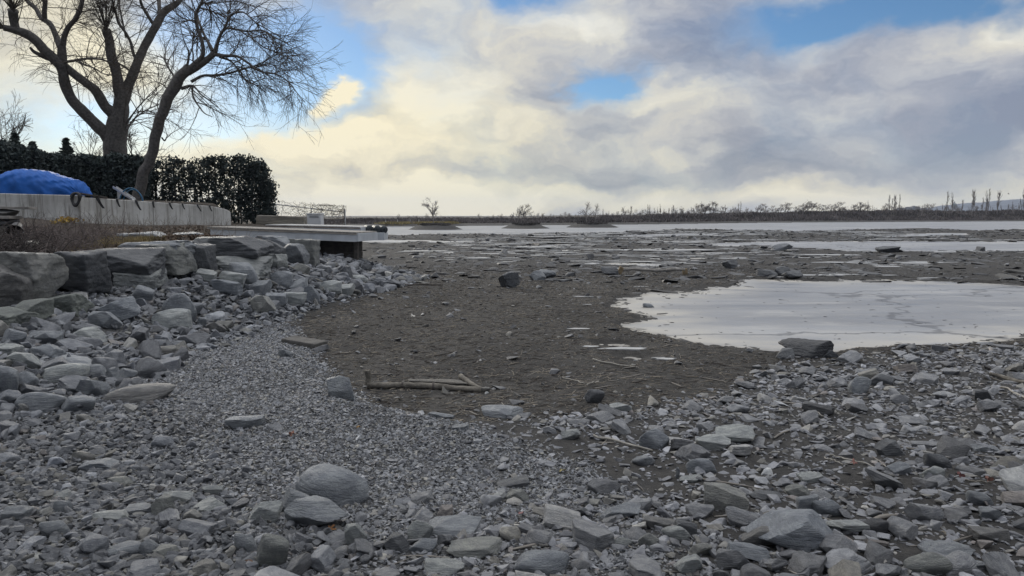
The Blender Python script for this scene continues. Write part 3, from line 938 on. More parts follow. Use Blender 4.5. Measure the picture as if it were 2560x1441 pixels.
# hand-placed stones, read off the photo: x0 x1 top bottom, tone, kind, label
HAND = [
    (720, 913, 1172, 1280, 'grey', 'r', 'biggest rounded grey stone with a flat right end'),
    (700, 858, 1250, 1338, 'grey', 'a', 'wedge topped grey stone before the biggest rounded stone'),
    (693, 772, 1228, 1294, 'grey', 'a', 'small hump stone squeezed between the wedge and the biggest stone'),
    (618, 700, 1246, 1315, 'pale', 's', 'pale notched slab beside the wedge topped stone'),
    (633, 722, 1342, 1435, 'olive', 'r', 'long egg shaped stone lying on end'),
    (578, 642, 1340, 1394, 'grey', 'r', 'round stone against the long egg shaped stone'),
    (862, 914, 1312, 1370, 'pale', 'a', 'pale sharp block at the corner of the wedge stone'),
    (796, 895, 936, 1006, 'grey', 'a', 'big lone block on the gravel by the fallen pole'),
    (563, 648, 1036, 1078, 'grey', 's', 'flat grey slab half sunk in the gravel'),
    (1243, 1322, 1193, 1224, 'dark', 's', 'dark long slab on the pebble patch'),
    (1264, 1322, 1228, 1260, 'olive', 'a', 'olive grey stone before the dark long slab'),
    (1893, 2118, 1250, 1395, 'blue', 's', 'largest blue grey slab tilted in the rubble'),
    (1768, 1872, 1213, 1288, 'tan', 'a', 'tan angular block standing over the rubble'),
    (1738, 1832, 1082, 1132, 'pale', 's', 'pale tilted slab with a pointed end'),
    (1798, 1892, 1066, 1116, 'cream', 's', 'cream ridged stone behind the pale tilted slab'),
    (1602, 1676, 1078, 1130, 'blue', 'r', 'blue grey domed stone by the thin stick'),
    (1986, 2056, 1238, 1294, 'grey', 'a', 'split faced stone behind the largest slab'),
    (2040, 2114, 1252, 1298, 'blue', 'r', 'speckled round stone touching the split faced stone'),
    (2076, 2184, 1288, 1344, 'pale', 's', 'pale flat slab beside the largest slab'),
    (2158, 2238, 1298, 1342, 'black', 'r', 'black round stone next to the pale flat slab'),
    (1856, 1962, 1312, 1374, 'brown', 'a', 'rough brown stone in front of the largest slab'),
    (2276, 2384, 1386, 1446, 'olive', 'r', 'olive tan domed stone at the bottom edge'),
    (1058, 1158, 1394, 1446, 'cream', 's', 'cream flat topped slab at the bottom edge'),
    (1288, 1424, 1382, 1450, 'blue', 'r', 'large rough blue stone at the bottom edge'),
    (1118, 1260, 1340, 1404, 'olive', 's', 'yellowish flaky stone above the cream flat slab'),
    (1066, 1200, 1288, 1348, 'grey', 's', 'shaggy layered grey stone in the middle pebbles'),
    (1018, 1082, 1306, 1360, 'pale', 'r', 'pale oblong stone beside the shaggy layered stone'),
    (1020, 1092, 1352, 1388, 'blue', 'r', 'smooth blue oval stone below the pale oblong stone'),
    (955, 1020, 1338, 1388, 'dark', 'a', 'dark square stone left of the smooth blue oval'),
    (1610, 1694, 1284, 1328, 'brown', 's', 'dark slab with a brown flat top'),
    (1690, 1742, 1298, 1342, 'dark', 's', 'dark broken piece at the end of the brown topped slab'),
    (1658, 1728, 1316, 1358, 'pale', 'r', 'pale rounded stone below the brown topped slab'),
    (1538, 1586, 1346, 1374, 'cream', 'r', 'small whitish cobble among dark pebbles'),
    (1598, 1650, 1338, 1372, 'olive', 'r', 'olive cobble beside the small whitish cobble'),
    (1728, 1782, 1360, 1394, 'tan', 'r', 'round tan cobble with a dark base'),
    (1688, 1768, 1384, 1446, 'pale', 'a', 'pale steep wedge stone at the bottom edge'),
    (1830, 1938, 1352, 1412, 'blue', 's', 'blue grey split slab under the rough brown stone'),
    (1935, 2010, 1436, 1470, 'grey', 'r', 'grey cobble peeping in at the bottom edge'),
    (2128, 2188, 946, 990, 'grey', 'r', 'smooth domed stone on the mid rubble'),
    (2180, 2244, 938, 968, 'dark', 'r', 'dark hump just behind the smooth domed stone'),
    (1463, 1512, 976, 1012, 'dark', 'r', 'dark round stone where the mud meets the rubble'),
    (1608, 1637, 761, 776, 'blue', 'r', 'small stone frozen into the tip of the big pool'),
    (1200, 1304, 1012, 1052, 'grey', 's', 'pale streaked slab near the fallen pole end'),
    (1072, 1132, 1024, 1052, 'grey', 's', 'low grey slab on the damp sand'),
    (1132, 1170, 1060, 1080, 'grey', 's', 'thin tilted disc stone beside an upright twig'),
    (1404, 1452, 1076, 1104, 'pale', 'a', 'pale topped cube stone on the sandy patch'),
    (1528, 1580, 1006, 1034, 'pale', 's', 'pale leaf shaped slab on the rubble edge'),
    (1690, 1700, 1170, 1200, 'grey', 'a', 'small upright splinter stone'),
    (1720, 1795, 1148, 1188, 'blue', 'r', 'blue grey mound stone among shards'),
    (1582, 1640, 1140, 1168, 'grey', 'r', 'smooth grey cobble beyond the mound stone'),
    (1700, 1760, 1185, 1208, 'pale', 's', 'lichen spotted pale slab over the pebble patch'),
    (1435, 1500, 1246, 1268, 'tan', 's', 'flat tan stone on the fine pebbles'),
    (1510, 1606, 1256, 1300, 'blue', 's', 'blue shard slab leaning on the pebbles'),
    (1424, 1470, 1268, 1296, 'dark', 'a', 'dark cube stone left of the blue shard slab'),
    (1884, 1972, 1222, 1254, 'dark', 's', 'dark thick slab above the largest slab'),
    (1970, 2030, 1216, 1246, 'olive', 'a', 'olive block behind the dark thick slab'),
    (2005, 2060, 1182, 1210, 'pale', 's', 'pale leaf shaped stone near a red leaf'),
    (2310, 2370, 1168, 1204, 'pale', 'a', 'pale crumpled stone in the far rubble strip'),
    (2228, 2280, 1158, 1190, 'blue', 's', 'blue pair stone in the rubble strip'),
    (2428, 2488, 1232, 1270, 'grey', 'r', 'grey rounded stone by the yellow scrap'),
    (2458, 2520, 1270, 1306, 'grey', 'a', 'ridge topped stone near the frame edge'),
    (2440, 2540, 1316, 1360, 'brown', 'a', 'warty brown stone near the frame edge'),
    (2330, 2450, 1352, 1404, 'grey', 's', 'long grey slab sunk in dark mud'),
    (2410, 2470, 1400, 1428, 'blue', 's', 'blue slab chip beyond the olive tan dome'),
    (2200, 2268, 1104, 1146, 'dark', 'a', 'dark knobbly stone on the wet strip'),
    (2320, 2385, 1138, 1176, 'dark', 'r', 'dark rough hump on the wet strip'),
    (2440, 2500, 1106, 1134, 'grey', 's', 'grey wing shaped slab on the wet strip'),
    (75, 196, 914, 968, 'pale', 'r', 'big speckled loaf shaped stone on the left bank'),
    (243, 408, 964, 1014, 'brown', 'r', 'long boat shaped flat stone on the left bank'),
    (22, 143, 984, 1038, 'grey', 'r', 'long speckled whale backed stone'),
    (143, 230, 994, 1042, 'grey', 'r', 'smooth loaf stone beside the whale backed stone'),
    (188, 256, 944, 1000, 'grey', 'a', 'square cut stone between the loaf and the boat shaped stone'),
    (198, 260, 916, 956, 'grey', 'r', 'small dome stone right behind the square cut stone'),
    (255, 294, 922, 960, 'grey', 'a', 'upright nut shaped stone behind the boat shaped stone'),
    (292, 336, 924, 958, 'grey', 'a', 'broken ended stone next to the upright nut shaped stone'),
    (30, 82, 934, 974, 'blue', 'r', 'rough round stone by a pocket of gravel'),
    (-30, 42, 922, 1000, 'grey', 'r', 'tall stone cut by the photo edge above the whale back'),
    (108, 222, 892, 922, 'grey', 's', 'slab behind the big speckled loaf'),
    (12, 86, 884, 928, 'pale', 'a', 'pale chipped block behind the rough round stone'),
    (-20, 38, 860, 894, 'pale', 's', 'pale layered slab cut by the photo edge'),
    (62, 136, 860, 900, 'blue', 's', 'wide blue block under the flat topped block'),
    (58, 134, 828, 866, 'grey', 'a', 'flat topped block with a dark front'),
    (158, 248, 822, 864, 'pale', 'a', 'pale ridge topped block on the slope'),
    (0, 54, 826, 868, 'blue', 'a', 'blue cut block at the lower slope'),
    (382, 462, 776, 834, 'pale', 'a', 'big pale block with a flat face at the slope foot'),
    (395, 480, 742, 812, 'grey', 'r', 'long grey block leaning behind the flat faced block'),
    (214, 330, 752, 808, 'blue', 'a', 'large blue and rust block on the slope'),
    (218, 290, 782, 826, 'grey', 'a', 'light block below the blue and rust block'),
    (318, 384, 722, 764, 'grey', 'r', 'pitted rounded rock high on the slope'),
    (568, 642, 666, 718, 'grey', 'r', 'big smooth oblong stone under the cream ledge'),
    (542, 604, 684, 722, 'pale', 's', 'pale box shaped stone beside the smooth oblong stone'),
    (484, 536, 680, 708, 'pale', 's', 'white topped slab on the upper slope'),
    (530, 592, 700, 742, 'blue', 's', 'blue sloping slab under the white topped slab'),
    (678, 726, 682, 724, 'grey', 'a', 'grey pyramid stone in the middle slope'),
    (622, 672, 702, 742, 'grey', 'a', 'brown grey block below the smooth oblong stone'),
    (662, 712, 734, 772, 'grey', 'a', 'step cut block in the lower slope'),
    (624, 684, 744, 792, 'tan', 'a', 'tan faced wedge at the slope foot'),
    (708, 762, 734, 772, 'pale', 'a', 'pale pointed block at the mud edge'),
    (754, 796, 718, 766, 'blue', 'a', 'upright blue block ending the slope at the mud'),
    (722, 766, 700, 738, 'grey', 's', 'leaning slab above the upright blue block'),
    (846, 880, 668, 700, 'dark', 'a', 'dark split cube on the tip of the rubble spit'),
    (870, 918, 690, 706, 'pale', 'r', 'pale rounded stone below the dark split cube'),
    (800, 850, 704, 738, 'pale', 'a', 'pale ridged stone at the outer slope foot'),
    (832, 882, 712, 740, 'pale', 'a', 'white edged block at the mud beside the ridged stone'),
    (730, 772, 664, 690, 'tan', 'r', 'tan rounded block below the last wall boulder'),
    (514, 558, 808, 836, 'brown', 'a', 'brown triangular stone on the gravel under the slope'),
    (490, 516, 796, 818, 'grey', 'r', 'small cube stone at the gravel edge'),
    (694, 726, 874, 896, 'grey', 'a', 'small peaked stone on the open gravel'),
    (395, 472, 1220, 1262, 'pale', 's', 'pale rectangular slab in the dark pebbles'),
    (368, 432, 1242, 1304, 'olive', 'a', 'olive arrow shaped stone below the rectangular slab'),
    (462, 548, 1244, 1288, 'pale', 's', 'pale flat fan shaped stone beside the arrow stone'),
    (224, 316, 1268, 1312, 'pale', 's', 'pale spindle slab pointing down'),
    (308, 370, 1260, 1294, 'grey', 's', 'grey block touching the spindle slab'),
    (503, 552, 1212, 1246, 'pale', 'a', 'pale tooth shaped stone at the gravel edge'),
    (192, 286, 1142, 1186, 'blue', 's', 'blue leaf shaped slab on the dark pebbles'),
    (258, 318, 1190, 1222, 'olive', 's', 'olive wedge before the leaf shaped slab'),
    (248, 350, 1360, 1400, 'blue', 'r', 'smooth low blue stone near the bottom'),
    (342, 388, 1354, 1396, 'grey', 'r', 'knob shaped stone beside the low blue stone'),
    (380, 442, 1362, 1404, 'olive', 's', 'olive slab with a raised pale tip'),
    (92, 166, 1304, 1352, 'grey', 'r', 'grey mound stone in the small pebbles'),
    (124, 176, 1254, 1290, 'blue', 'r', 'bluish round stone above the mound stone'),
    (2, 62, 1264, 1310, 'grey', 's', 'grey tilted slab at the photo edge'),
    (172, 222, 1334, 1360, 'olive', 's', 'small olive chip slab before the mound stone'),
    (44, 98, 1386, 1414, 'pale', 's', 'pale chip slab near the bottom corner'),
    (126, 176, 1224, 1252, 'pale', 's', 'pale square chip on the dark pebbles'),
]


SIZES = []


def build_hand():
    for k, (x0, x1, y0, y1, tone, kind, label) in enumerate(HAND):
        cx = (x0 + x1) / 2
        g = hit(cx, y1 - 0.12 * (y1 - y0))
        d = g[1] * math.cos(PITCH) + (CZ - g[2]) * math.sin(PITCH)
        w, h = (x1 - x0) * d / F, (y1 - y0) * d / F
        look = (CZ - g[2]) / g[1]                       # slope of the view at the stone
        dp = w * (0.62 if kind != 's' else 0.72)
        hz = max(0.4 * h, h - dp * look * 0.55)
        if kind == 's':
            hz = max(0.35 * h, h - dp * look * 0.8)
        big = (x1 - x0) > 90
        me = shape_mesh(PROTO[kind][0].name, 900 + k, 5, sharp={'a': 60, 'r': 5.5, 's': 50}[kind], planes=(14 if kind == 'r' else 6) + k % 4, rough=0.06,
                        strata=0.008 if kind == 's' else 0.0) if big else PROTO[kind][k % len(PROTO[kind])]
        tilt = RNG.uniform(-.12, .12) if kind != 's' else RNG.uniform(0.02, .2) * (1 if k % 2 else -1)
        loc = (g[0], g[1] + dp * 0.42, float(G(g[0], g[1] + dp * 0.42)) + hz * 0.36)
        o = put_stone('stone', me, loc, (w * 1.04, dp, hz * (1.45 if kind == 'r' else 1.25)), (RNG.uniform(0.0, .14), tilt, RNG.uniform(-.25, .25) + (math.pi if k % 3 == 0 else 0)), tone, label, 'stone', 'loose stones of the shore', 0.04)
        TAKEN.append((loc[0], loc[1], 0.46 * max(w, dp) * 0.92))
        SIZES.append((x1 - x0) * (y1 - y0))
        INDIV.append((o, loc, label))


build_hand()


# ---- scattered stones: darts on the ground plan, sizes by zone; the largest become objects, the rest one merged heap
def grid_free(cands, start):
    """keep candidates (x,y,r), big first, that do not overlap what stands"""
    cell = 0.5
    H = {}
    for (x, y, r) in start:
        H.setdefault((int(x // cell), int(y // cell)), []).append((x, y, r))
    keep = []
    R = 1
    for i, (x, y, r) in enumerate(cands):
        a, b = int(x // cell), int(y // cell)
        ok = True
        for p in range(a - 2, a + 3):
            for q in range(b - 2, b + 3):
                for (u, v, s) in H.get((p, q), ()):
                    if (u - x) ** 2 + (v - y) ** 2 < ((r + s) * 0.86) ** 2:
                        ok = False
                        break
                if not ok:
                    break
            if not ok:
                break
        if ok:
            keep.append(i)
            H.setdefault((a, b), []).append((x, y, r))
    return keep


def toe_t(X, Y):
    return (np.interp(Y, TOE[:, 0], TOE[:, 1]) - X) * (1.0 + 1.3 * sst(24, 30, Y))


def darts(n, x0, x1, y0, y1, lo, hi, power, dens):
    X = RNG.uniform(x0, x1, n)
    Y = RNG.uniform(y0, y1, n)
    r = lo * (hi / lo) ** (RNG.uniform(0, 1, n) ** power)
    k = RNG.uniform(0, 1, n) < dens(X, Y)
    P = np.stack([X, Y, np.zeros(n)], -1)
    px, py, d = proj(P)
    vis = (d > 1.5) & (px > -420) & (px < W0 + 420) & (py < H0 + 420)
    k &= vis
    return np.stack([X[k], Y[k], r[k]], -1)


def in_slope(X, Y):
    t = toe_t(X, Y)
    nz = fbm2(X, Y, 0.7, 61, 3) * 0.5
    return sst(-0.55, 0.2, t + nz * sst(9, 5, Y) - 0.15) * (t < 3.35)


def in_spit(X, Y):
    t = toe_t(X, Y)
    return ((t > -0.35) & (t < 2.6) & (Y > 19)).astype(float)


def in_front_left(X, Y):
    lim = np.interp(Y, [2.5, 3.6, 4.2, 5.3, 7.0], [-0.6, -1.1, -1.7, -2.45, -3.6])
    return (1 - in_slope(X, Y)) * sst(0.45, -0.45, X - lim + 0.5 * fbm2(X, Y, 1.2, 71, 3)) * sst(7.4, 6.2, Y)


def in_rubble(X, Y):
    rub = np.interp(X, RUB[:, 0], RUB[:, 1])
    nz = fbm2(X, Y, 0.6, 81, 4)
    a = sst(0.3, -0.3, Y - rub + 0.4 * nz) * sst(-0.4, 0.5, X + 0.3 * nz - np.interp(Y, [3, 3.7, 4.2, 4.8, 5.5, 6.7, 7.5], [-1.2, -0.8, 0.5, 0.6, 0.35, -0.1, 0.3]))
    # bare damp strips between the bands of shards
    bands = 0.34 + 0.85 * sst(-0.22, 0.25, fbm(np.stack([X * 0.28, Y * 0.8, X * 0], -1), 83, 3) + 0.15)
    pebble = 1 - 0.75 * np.exp(-(((X - 0.45) / 0.75) ** 2 + ((Y - 4.55) / 0.5) ** 2))
    return np.clip(a * bands * pebble, 0, 1)


def in_frontstrip(X, Y):
    return sst(4.6, 3.6, Y) * sst(-2.2, -0.9, X)


def in_mud(X, Y):
    rub = np.interp(X, RUB[:, 0], RUB[:, 1])
    t = toe_t(X, Y)
    gx = np.interp(np.maximum(Y, 0), GRAV[:, 0], GRAV[:, 1])
    return ((Y > rub - 0.2) & (X > gx + 0.1) & (t < -0.2)).astype(float) * (pond_sdf(X, Y) > 0.15)


def in_gravel(X, Y):
    gx = np.interp(np.maximum(Y, 0), GRAV[:, 0], GRAV[:, 1])
    return (X < gx + 0.25) * (toe_t(X, Y) < 0.3) * 1.0


def scatter():
    sets = [   # darts: n, x0,x1,y0,y1, radius lo,hi, power, density, zone, layer
        darts(5200, -9.5, -2.5, 4.6, 26, 0.05, 0.17, 2.0, in_slope),
        darts(5000, -7.5, -2.6, 18.5, 31, 0.06, 0.17, 1.8, in_spit),
        darts(800, -4.5, -0.4, 3.0, 7.0, 0.022, 0.075, 2.6, in_front_left),
        darts(3800, -1.6, 9.0, 2.9, 12.5, 0.030, 0.125, 2.4, in_rubble),
        darts(500, -2.3, 3.4, 2.8, 4.6, 0.025, 0.085, 1.9, in_frontstrip),
        darts(800, -5.0, 12, 6.3, 30, 0.025, 0.10, 3.2, in_mud),
        darts(420, -8, 40, 22, 80, 0.06, 0.26, 3.2, in_mud),
        darts(220, -4.2, 1.0, 3.5, 13, 0.02, 0.06, 2.2, in_gravel),
    ]
    zone = np.concatenate([np.full(len(s), i) for i, s in enumerate(sets)])
    C = np.concatenate(sets)
    order = np.argsort(-C[:, 2])
    C, zone = C[order], zone[order]
    keep = grid_free(C, TAKEN)
    C, zone = C[keep], zone[keep]
    for c in C:
        TAKEN.append((c[0], c[1], c[2] * 0.9))
    return C, zone


SC_PTS, SC_ZONE = scatter()
def hull_shape(seed, n, bevel=0.0, block=0.5):
    """a broken chip: the hull of a few random points, corners worn; spans -1..1"""
    r = np.random.default_rng(seed)
    P = r.normal(size=(n, 3))
    P /= np.linalg.norm(P, axis=1, keepdims=True)
    B = np.clip(P * 1.7, -1, 1)
    P = P * (1 - block) + B * block
    bm = bmesh.new()
    for p in P:
        bm.verts.new(p)
    bmesh.ops.convex_hull(bm, input=bm.verts[:])
    for v in [v for v in bm.verts if not v.link_faces]:
        bm.verts.remove(v)
    bmesh.ops.dissolve_limit(bm, angle_limit=0.22, verts=bm.verts[:], edges=bm.edges[:])
    if bevel:
        bmesh.ops.bevel(bm, geom=bm.edges[:], offset=bevel, segments=1 if bevel < 0.15 else 2, affect='EDGES', profile=0.5, clamp_overlap=True)
    bmesh.ops.triangulate(bm, faces=bm.faces[:])
    bm.verts.index_update()
    V = np.array([v.co[:] for v in bm.verts])
    Fc = np.array([[v.index for v in f.verts] for f in bm.faces])
    bm.free()
    V -= (V.max(0) + V.min(0)) / 2
    V /= (V.max(0) - V.min(0)) / 2
    return V, Fc


LOW = {1: [hull_shape(1000 + i, 9 + i % 4, 0.10) for i in range(18)],
       2: [hull_shape(1100 + i, 9 + i % 5, 0.09 if i % 3 else 0.16) for i in range(24)],
       3: [hull_shape(1300 + i, 12 + i % 4, 0.2, 0.3) for i in range(12)],
       0: [hull_shape(1200 + i, 7 + i % 3) for i in range(20)]}


def rots(n, tilt):
    """n rotation matrices: any heading, limited tilt"""
    a = RNG.uniform(0, 2 * np.pi, n)
    b, c = RNG.normal(0, tilt, n), RNG.normal(0, tilt, n)
    ca, sa, cb, sb, cc, sc = np.cos(a), np.sin(a), np.cos(b), np.sin(b), np.cos(c), np.sin(c)
    o, z = np.ones(n), np.zeros(n)
    Rz = np.stack([ca, -sa, z, sa, ca, z, z, z, o], -1).reshape(-1, 3, 3)
    Rx = np.stack([o, z, z, z, cb, -sb, z, sb, cb], -1).reshape(-1, 3, 3)
    Ry = np.stack([cc, z, sc, z, o, z, -sc, z, cc], -1).reshape(-1, 3, 3)
    return Rz @ Rx @ Ry


def tones(n, spread=0.28, warm=0.12):
    base = np.array((0.235, 0.24, 0.25))
    k = np.exp(RNG.normal(0, spread, n))[:, None]
    c = base * k
    w = RNG.uniform(0, 1, n)[:, None]
    c = np.where(w < warm, c * np.array((1.1, 1.04, 0.9)), c)
    c = np.where((w > warm) & (w < warm + 0.03), c * np.array((1.12, 1.0, 0.9)), c)
    c = np.where(w > 0.96, c * 1.35, c)
    return np.clip(c * np.array((0.86, 0.865, 0.882)), 0.03, 0.5)


def merged(name, X, Y, Z, S, tilt, shapes, col, label, cat, smooth=False, parts=1):
    """merged heap of stones; S (n,3) half sizes"""
    n = len(X)
    pick = RNG.integers(0, len(shapes), n)
    Rm = rots(n, tilt)
    Vs, Fs, Cs, off = [], [], [], 0
    for i, (V, Fc) in enumerate(shapes):
        k = np.nonzero(pick == i)[0]
        if not len(k):
            continue
        P = V[None] * S[k][:, None, :]
        P = np.einsum('nij,nvj->nvi', Rm[k], P)
        P += np.stack([X[k], Y[k], Z[k]], -1)[:, None, :]
        f = Fc[None] + (off + np.arange(len(k)) * len(V))[:, None, None]
        Vs.append(P.reshape(-1, 3))
        Fs.append(f.reshape(-1, 3))
        Cs.append(np.repeat(col[k], len(V), 0))
        off += len(k) * len(V)
    o = mesh_np(name, np.concatenate(Vs), np.concatenate(Fs), STONE_A, smooth, col=np.concatenate(Cs))
    return tag(o, label, cat, None, 'stuff')


def build_scatter():
    C, zone = SC_PTS, SC_ZONE
    n = len(C)
    X, Y, r = C[:, 0], C[:, 1], C[:, 2]
    z = G(X, Y)
    flat = np.where(np.isin(zone, (3, 5)), RNG.uniform(0.28, 0.62, n), RNG.uniform(0.45, 0.85, n))
    S = np.stack([r * RNG.uniform(0.95, 1.35, n), r * RNG.uniform(0.7, 1.0, n), r * flat], -1)
    Zc = z + S[:, 2] * RNG.uniform(0.25, 0.7, n)
    col = tones(n)
    col[np.isin(zone, (6,))] *= 0.55
    col[np.isin(zone, (5,))] *= 0.55
    col[np.isin(zone, (0, 1, 2))] *= np.array((0.80, 0.82, 0.85))
    px, py, d = proj(np.stack([X, Y, Zc], -1))
    size = (r / d) ** 2 * ((px > -30) & (px < W0 + 30) & (py < H0 + 20))
    order = np.argsort(-size)
    nobj = 300 - len(HAND)
    big = order[:nobj]
    rest = order[nobj:]
    # which named stone is nearest, and on which side
    named = [(o, np.array(l), lab) for (o, l, lab) in INDIV]
    NP = np.array([l for _, l, _ in named])
    NPX = np.stack(proj(NP)[:2], -1)
    cells = {}
    for i in big:
        w = np.array((px[i], py[i] * 1.0))
        dd = (NPX[:, 0] - px[i]) ** 2 + ((NPX[:, 1] - py[i]) * 1.6) ** 2
        j = int(np.argmin(dd))
        dx, dy = px[i] - NPX[j, 0], (py[i] - NPX[j, 1]) * 1.6
        side = ('right of' if dx > 0 else 'left of') if abs(dx) > abs(dy) else ('in front of' if dy > 0 else 'behind')
        cells.setdefault((j, side), []).append(i)
    rank = ['largest', 'second largest', 'third largest', 'fourth largest', 'fifth largest', 'sixth largest', 'seventh largest', 'eighth largest', 'ninth largest', 'tenth largest', 'eleventh largest', 'twelfth largest']
    for (j, side), L in cells.items():
        L.sort(key=lambda i: -size[i])
        short = named[j][2].split(' ')
        # shorten the landmark's own label so the whole stays within sixteen words
        room = 16 - 9
        lm = ' '.join(short[:room])
        for cut in (' at', ' on', ' in', ' by', ' under', ' with', ' the', ' a', ' and', ' to', ' of', ' behind', ' below', ' beside', ' near', ' above', ' before', ' next', ' between', ' touching', ' half', ' lying', ' leaning', ' where', ' just', ' right'):
            while lm.endswith(cut):
                lm = lm[:-len(cut)]
        for k, i in enumerate(L):
            kind = 's' if flat[i] < 0.5 else ('r' if RNG.uniform() < 0.25 else 'a')
            me = PROTO[kind][int(RNG.integers(len(PROTO[kind])))]
            word = {'s': 'flat', 'r': 'worn', 'a': 'angular'}[kind]
            lab = f"{rank[min(k, 11)]} {word} stone {side} the {lm}"
            R3 = (RNG.normal(0, 0.22), RNG.normal(0, 0.22), RNG.uniform(0, 6.28))
            put_stone('stone', me, (X[i], Y[i], Zc[i]), S[i] * 2.0, R3, tuple(np.minimum(col[i] * 1.3, 0.46)), lab, 'stone', 'loose stones of the shore', 0.0)
    near = rest[(Y[rest] < 16)]
    farr = rest[(Y[rest] >= 16)]
    merged('loose_stones', X[near], Y[near], Zc[near], S[near], 0.28, LOW[2], col[near], 'loose broken grey stones strewn over the shore between the larger ones', 'stones')
    merged('far_stones', X[farr], Y[farr], Zc[farr], S[farr], 0.25, LOW[1], col[farr], 'dark scattered stones far out on the mud and the rubble spit', 'stones')


build_scatter()


def place_many(n, x0, x1, y0, y1, dens, lo, hi, power):
    X = RNG.uniform(x0, x1, n)
    Y = y0 + (y1 - y0) * RNG.uniform(0, 1, n) ** 1.25
    k = RNG.uniform(0, 1, n) < dens(X, Y)
    X, Y = X[k], Y[k]
    px, py, d = proj(np.stack([X, Y, np.zeros(len(X))], -1))
    k = (px > -330) & (px < W0 + 330) & (py < H0 + 260)
    X, Y = X[k], Y[k]
    r = lo * (hi / lo) ** (RNG.uniform(0, 1, len(X)) ** power)
    return X, Y, r


def build_pebbles():
    # gap-filling small stones on the slope and in the rubble
    X, Y, r = place_many(24000, -9.5, -2.5, 4.4, 27, lambda a, b: np.maximum(in_slope(a, b), in_spit(a, b)) * 0.95, 0.025, 0.085, 1.6)
    n = len(X)
    S = np.stack([r * RNG.uniform(0.9, 1.4, n), r * RNG.uniform(0.6, 1.0, n), r * RNG.uniform(0.4, 0.8, n)], -1)
    col = tones(n, 0.25) * np.array((0.68, 0.70, 0.73))
    merged('rubble', X, Y, G(X, Y) + S[:, 2] * RNG.uniform(-0.1, 1.2, n), S, 0.5, LOW[1], col, 'small broken stones filling the gaps of the shore slope', 'rubble')
    # pebbles of the lower left
    def dl(a, b):
        return in_front_left(a, b) * 0.95 + 0.25 * in_slope(a, b) * (b < 8)
    X, Y, r = place_many(52000, -5.2, 0.0, 2.7, 8.0, dl, 0.009, 0.036, 1.8)
    n = len(X)
    S = np.stack([r * RNG.uniform(0.9, 1.35, n), r * RNG.uniform(0.65, 1.0, n), r * RNG.uniform(0.4, 0.8, n)], -1)
    col = tones(n, 0.22) * np.array((0.60, 0.612, 0.63))
    merged('pebbles', X, Y, G(X, Y) + S[:, 2] * RNG.uniform(0.0, 1.1, n), S, 0.4, LOW[1] + LOW[3], col, 'dark grey pebbles covering the lower shore', 'pebbles')
    # fine gravel of the spit
    def dg(a, b):
        gx = np.interp(np.maximum(b, 0), GRAV[:, 0], GRAV[:, 1])
        nz = fbm2(a, b, 1.3, 41, 4) * 0.45
        m = sst(0.35, -0.2, a - gx + nz * 0.7)
        return m * (toe_t(a, b) < 0.6) * (1 - 0.8 * in_front_left(a, b)) * (0.35 + 0.65 * sst(-0.3, 0.2, fbm2(a, b, 0.9, 91, 3)))
    X, Y, r = place_many(250000, -5.2, 1.6, 2.7, 14.5, dg, 0.0055, 0.018, 1.7)
    n = len(X)
    r = r * (0.8 + 0.06 * Y)
    S = np.stack([r * RNG.uniform(0.9, 1.4, n), r * RNG.uniform(0.6, 1.0, n), r * RNG.uniform(0.35, 0.75, n)], -1)
    col = tones(n, 0.24) * np.array((0.98, 0.99, 1.005))
    merged('gravel', X, Y, G(X, Y) + S[:, 2] * RNG.uniform(-0.1, 0.8, n), S, 0.4, LOW[0], col, 'fine grey crushed gravel of the spit beside the stone slope', 'gravel', smooth=False)
    # chips and shards on the right
    def dr(a, b):
        rub = np.interp(a, RUB[:, 0], RUB[:, 1])
        return np.clip(0.15 + in_rubble(a, b) + in_frontstrip(a, b) * 0.6, 0, 1) * sst(0.4, -0.4, b - rub) * sst(-1.3, 0.2, a)
    X, Y, r = place_many(44000, -1.5, 9.0, 2.7, 12.0, dr, 0.009, 0.042, 2.0)
    n = len(X)
    S = np.stack([r * RNG.uniform(0.95, 1.5, n), r * RNG.uniform(0.6, 1.0, n), r * RNG.uniform(0.22, 0.6, n)], -1)
    col = tones(n, 0.28) * np.array((0.95, 0.95, 0.97))
    merged('shards', X, Y, G(X, Y) + S[:, 2] * RNG.uniform(0.0, 0.9, n), S, 0.25, LOW[1], col, 'thin grey stone shards lying on the damp dark mud', 'shards')
    # sparse bits on the mud
    X, Y, r = place_many(11000, -5, 16, 6.3, 30, in_mud, 0.006, 0.034, 2.6)
    n = len(X)
    S = np.stack([r * 1.3, r * 0.9, r * 0.4], -1)
    merged('mud_pebbles', X, Y, G(X, Y) + S[:, 2] * 0.4, S, 0.2, LOW[0], tones(n, 0.4) * 0.6, 'little pale pebbles and shells sprinkled over the brown mud', 'pebbles')
    # far clods that make the mud bars rough
    X, Y, r = place_many(26000, -12, 110, 22, 110, in_mud, 0.03, 0.22, 2.3)
    n = len(X)
    S = np.stack([r * 1.8, r * 1.1, r * RNG.uniform(0.2, 0.45, n)], -1)
    merged('mud_clods', X, Y, G(X, Y) + S[:, 2] * 0.1, S, 0.12, LOW[1], tones(n, 0.25) * 0.30, 'dark clods and stones roughening the distant mud bars', 'clods')


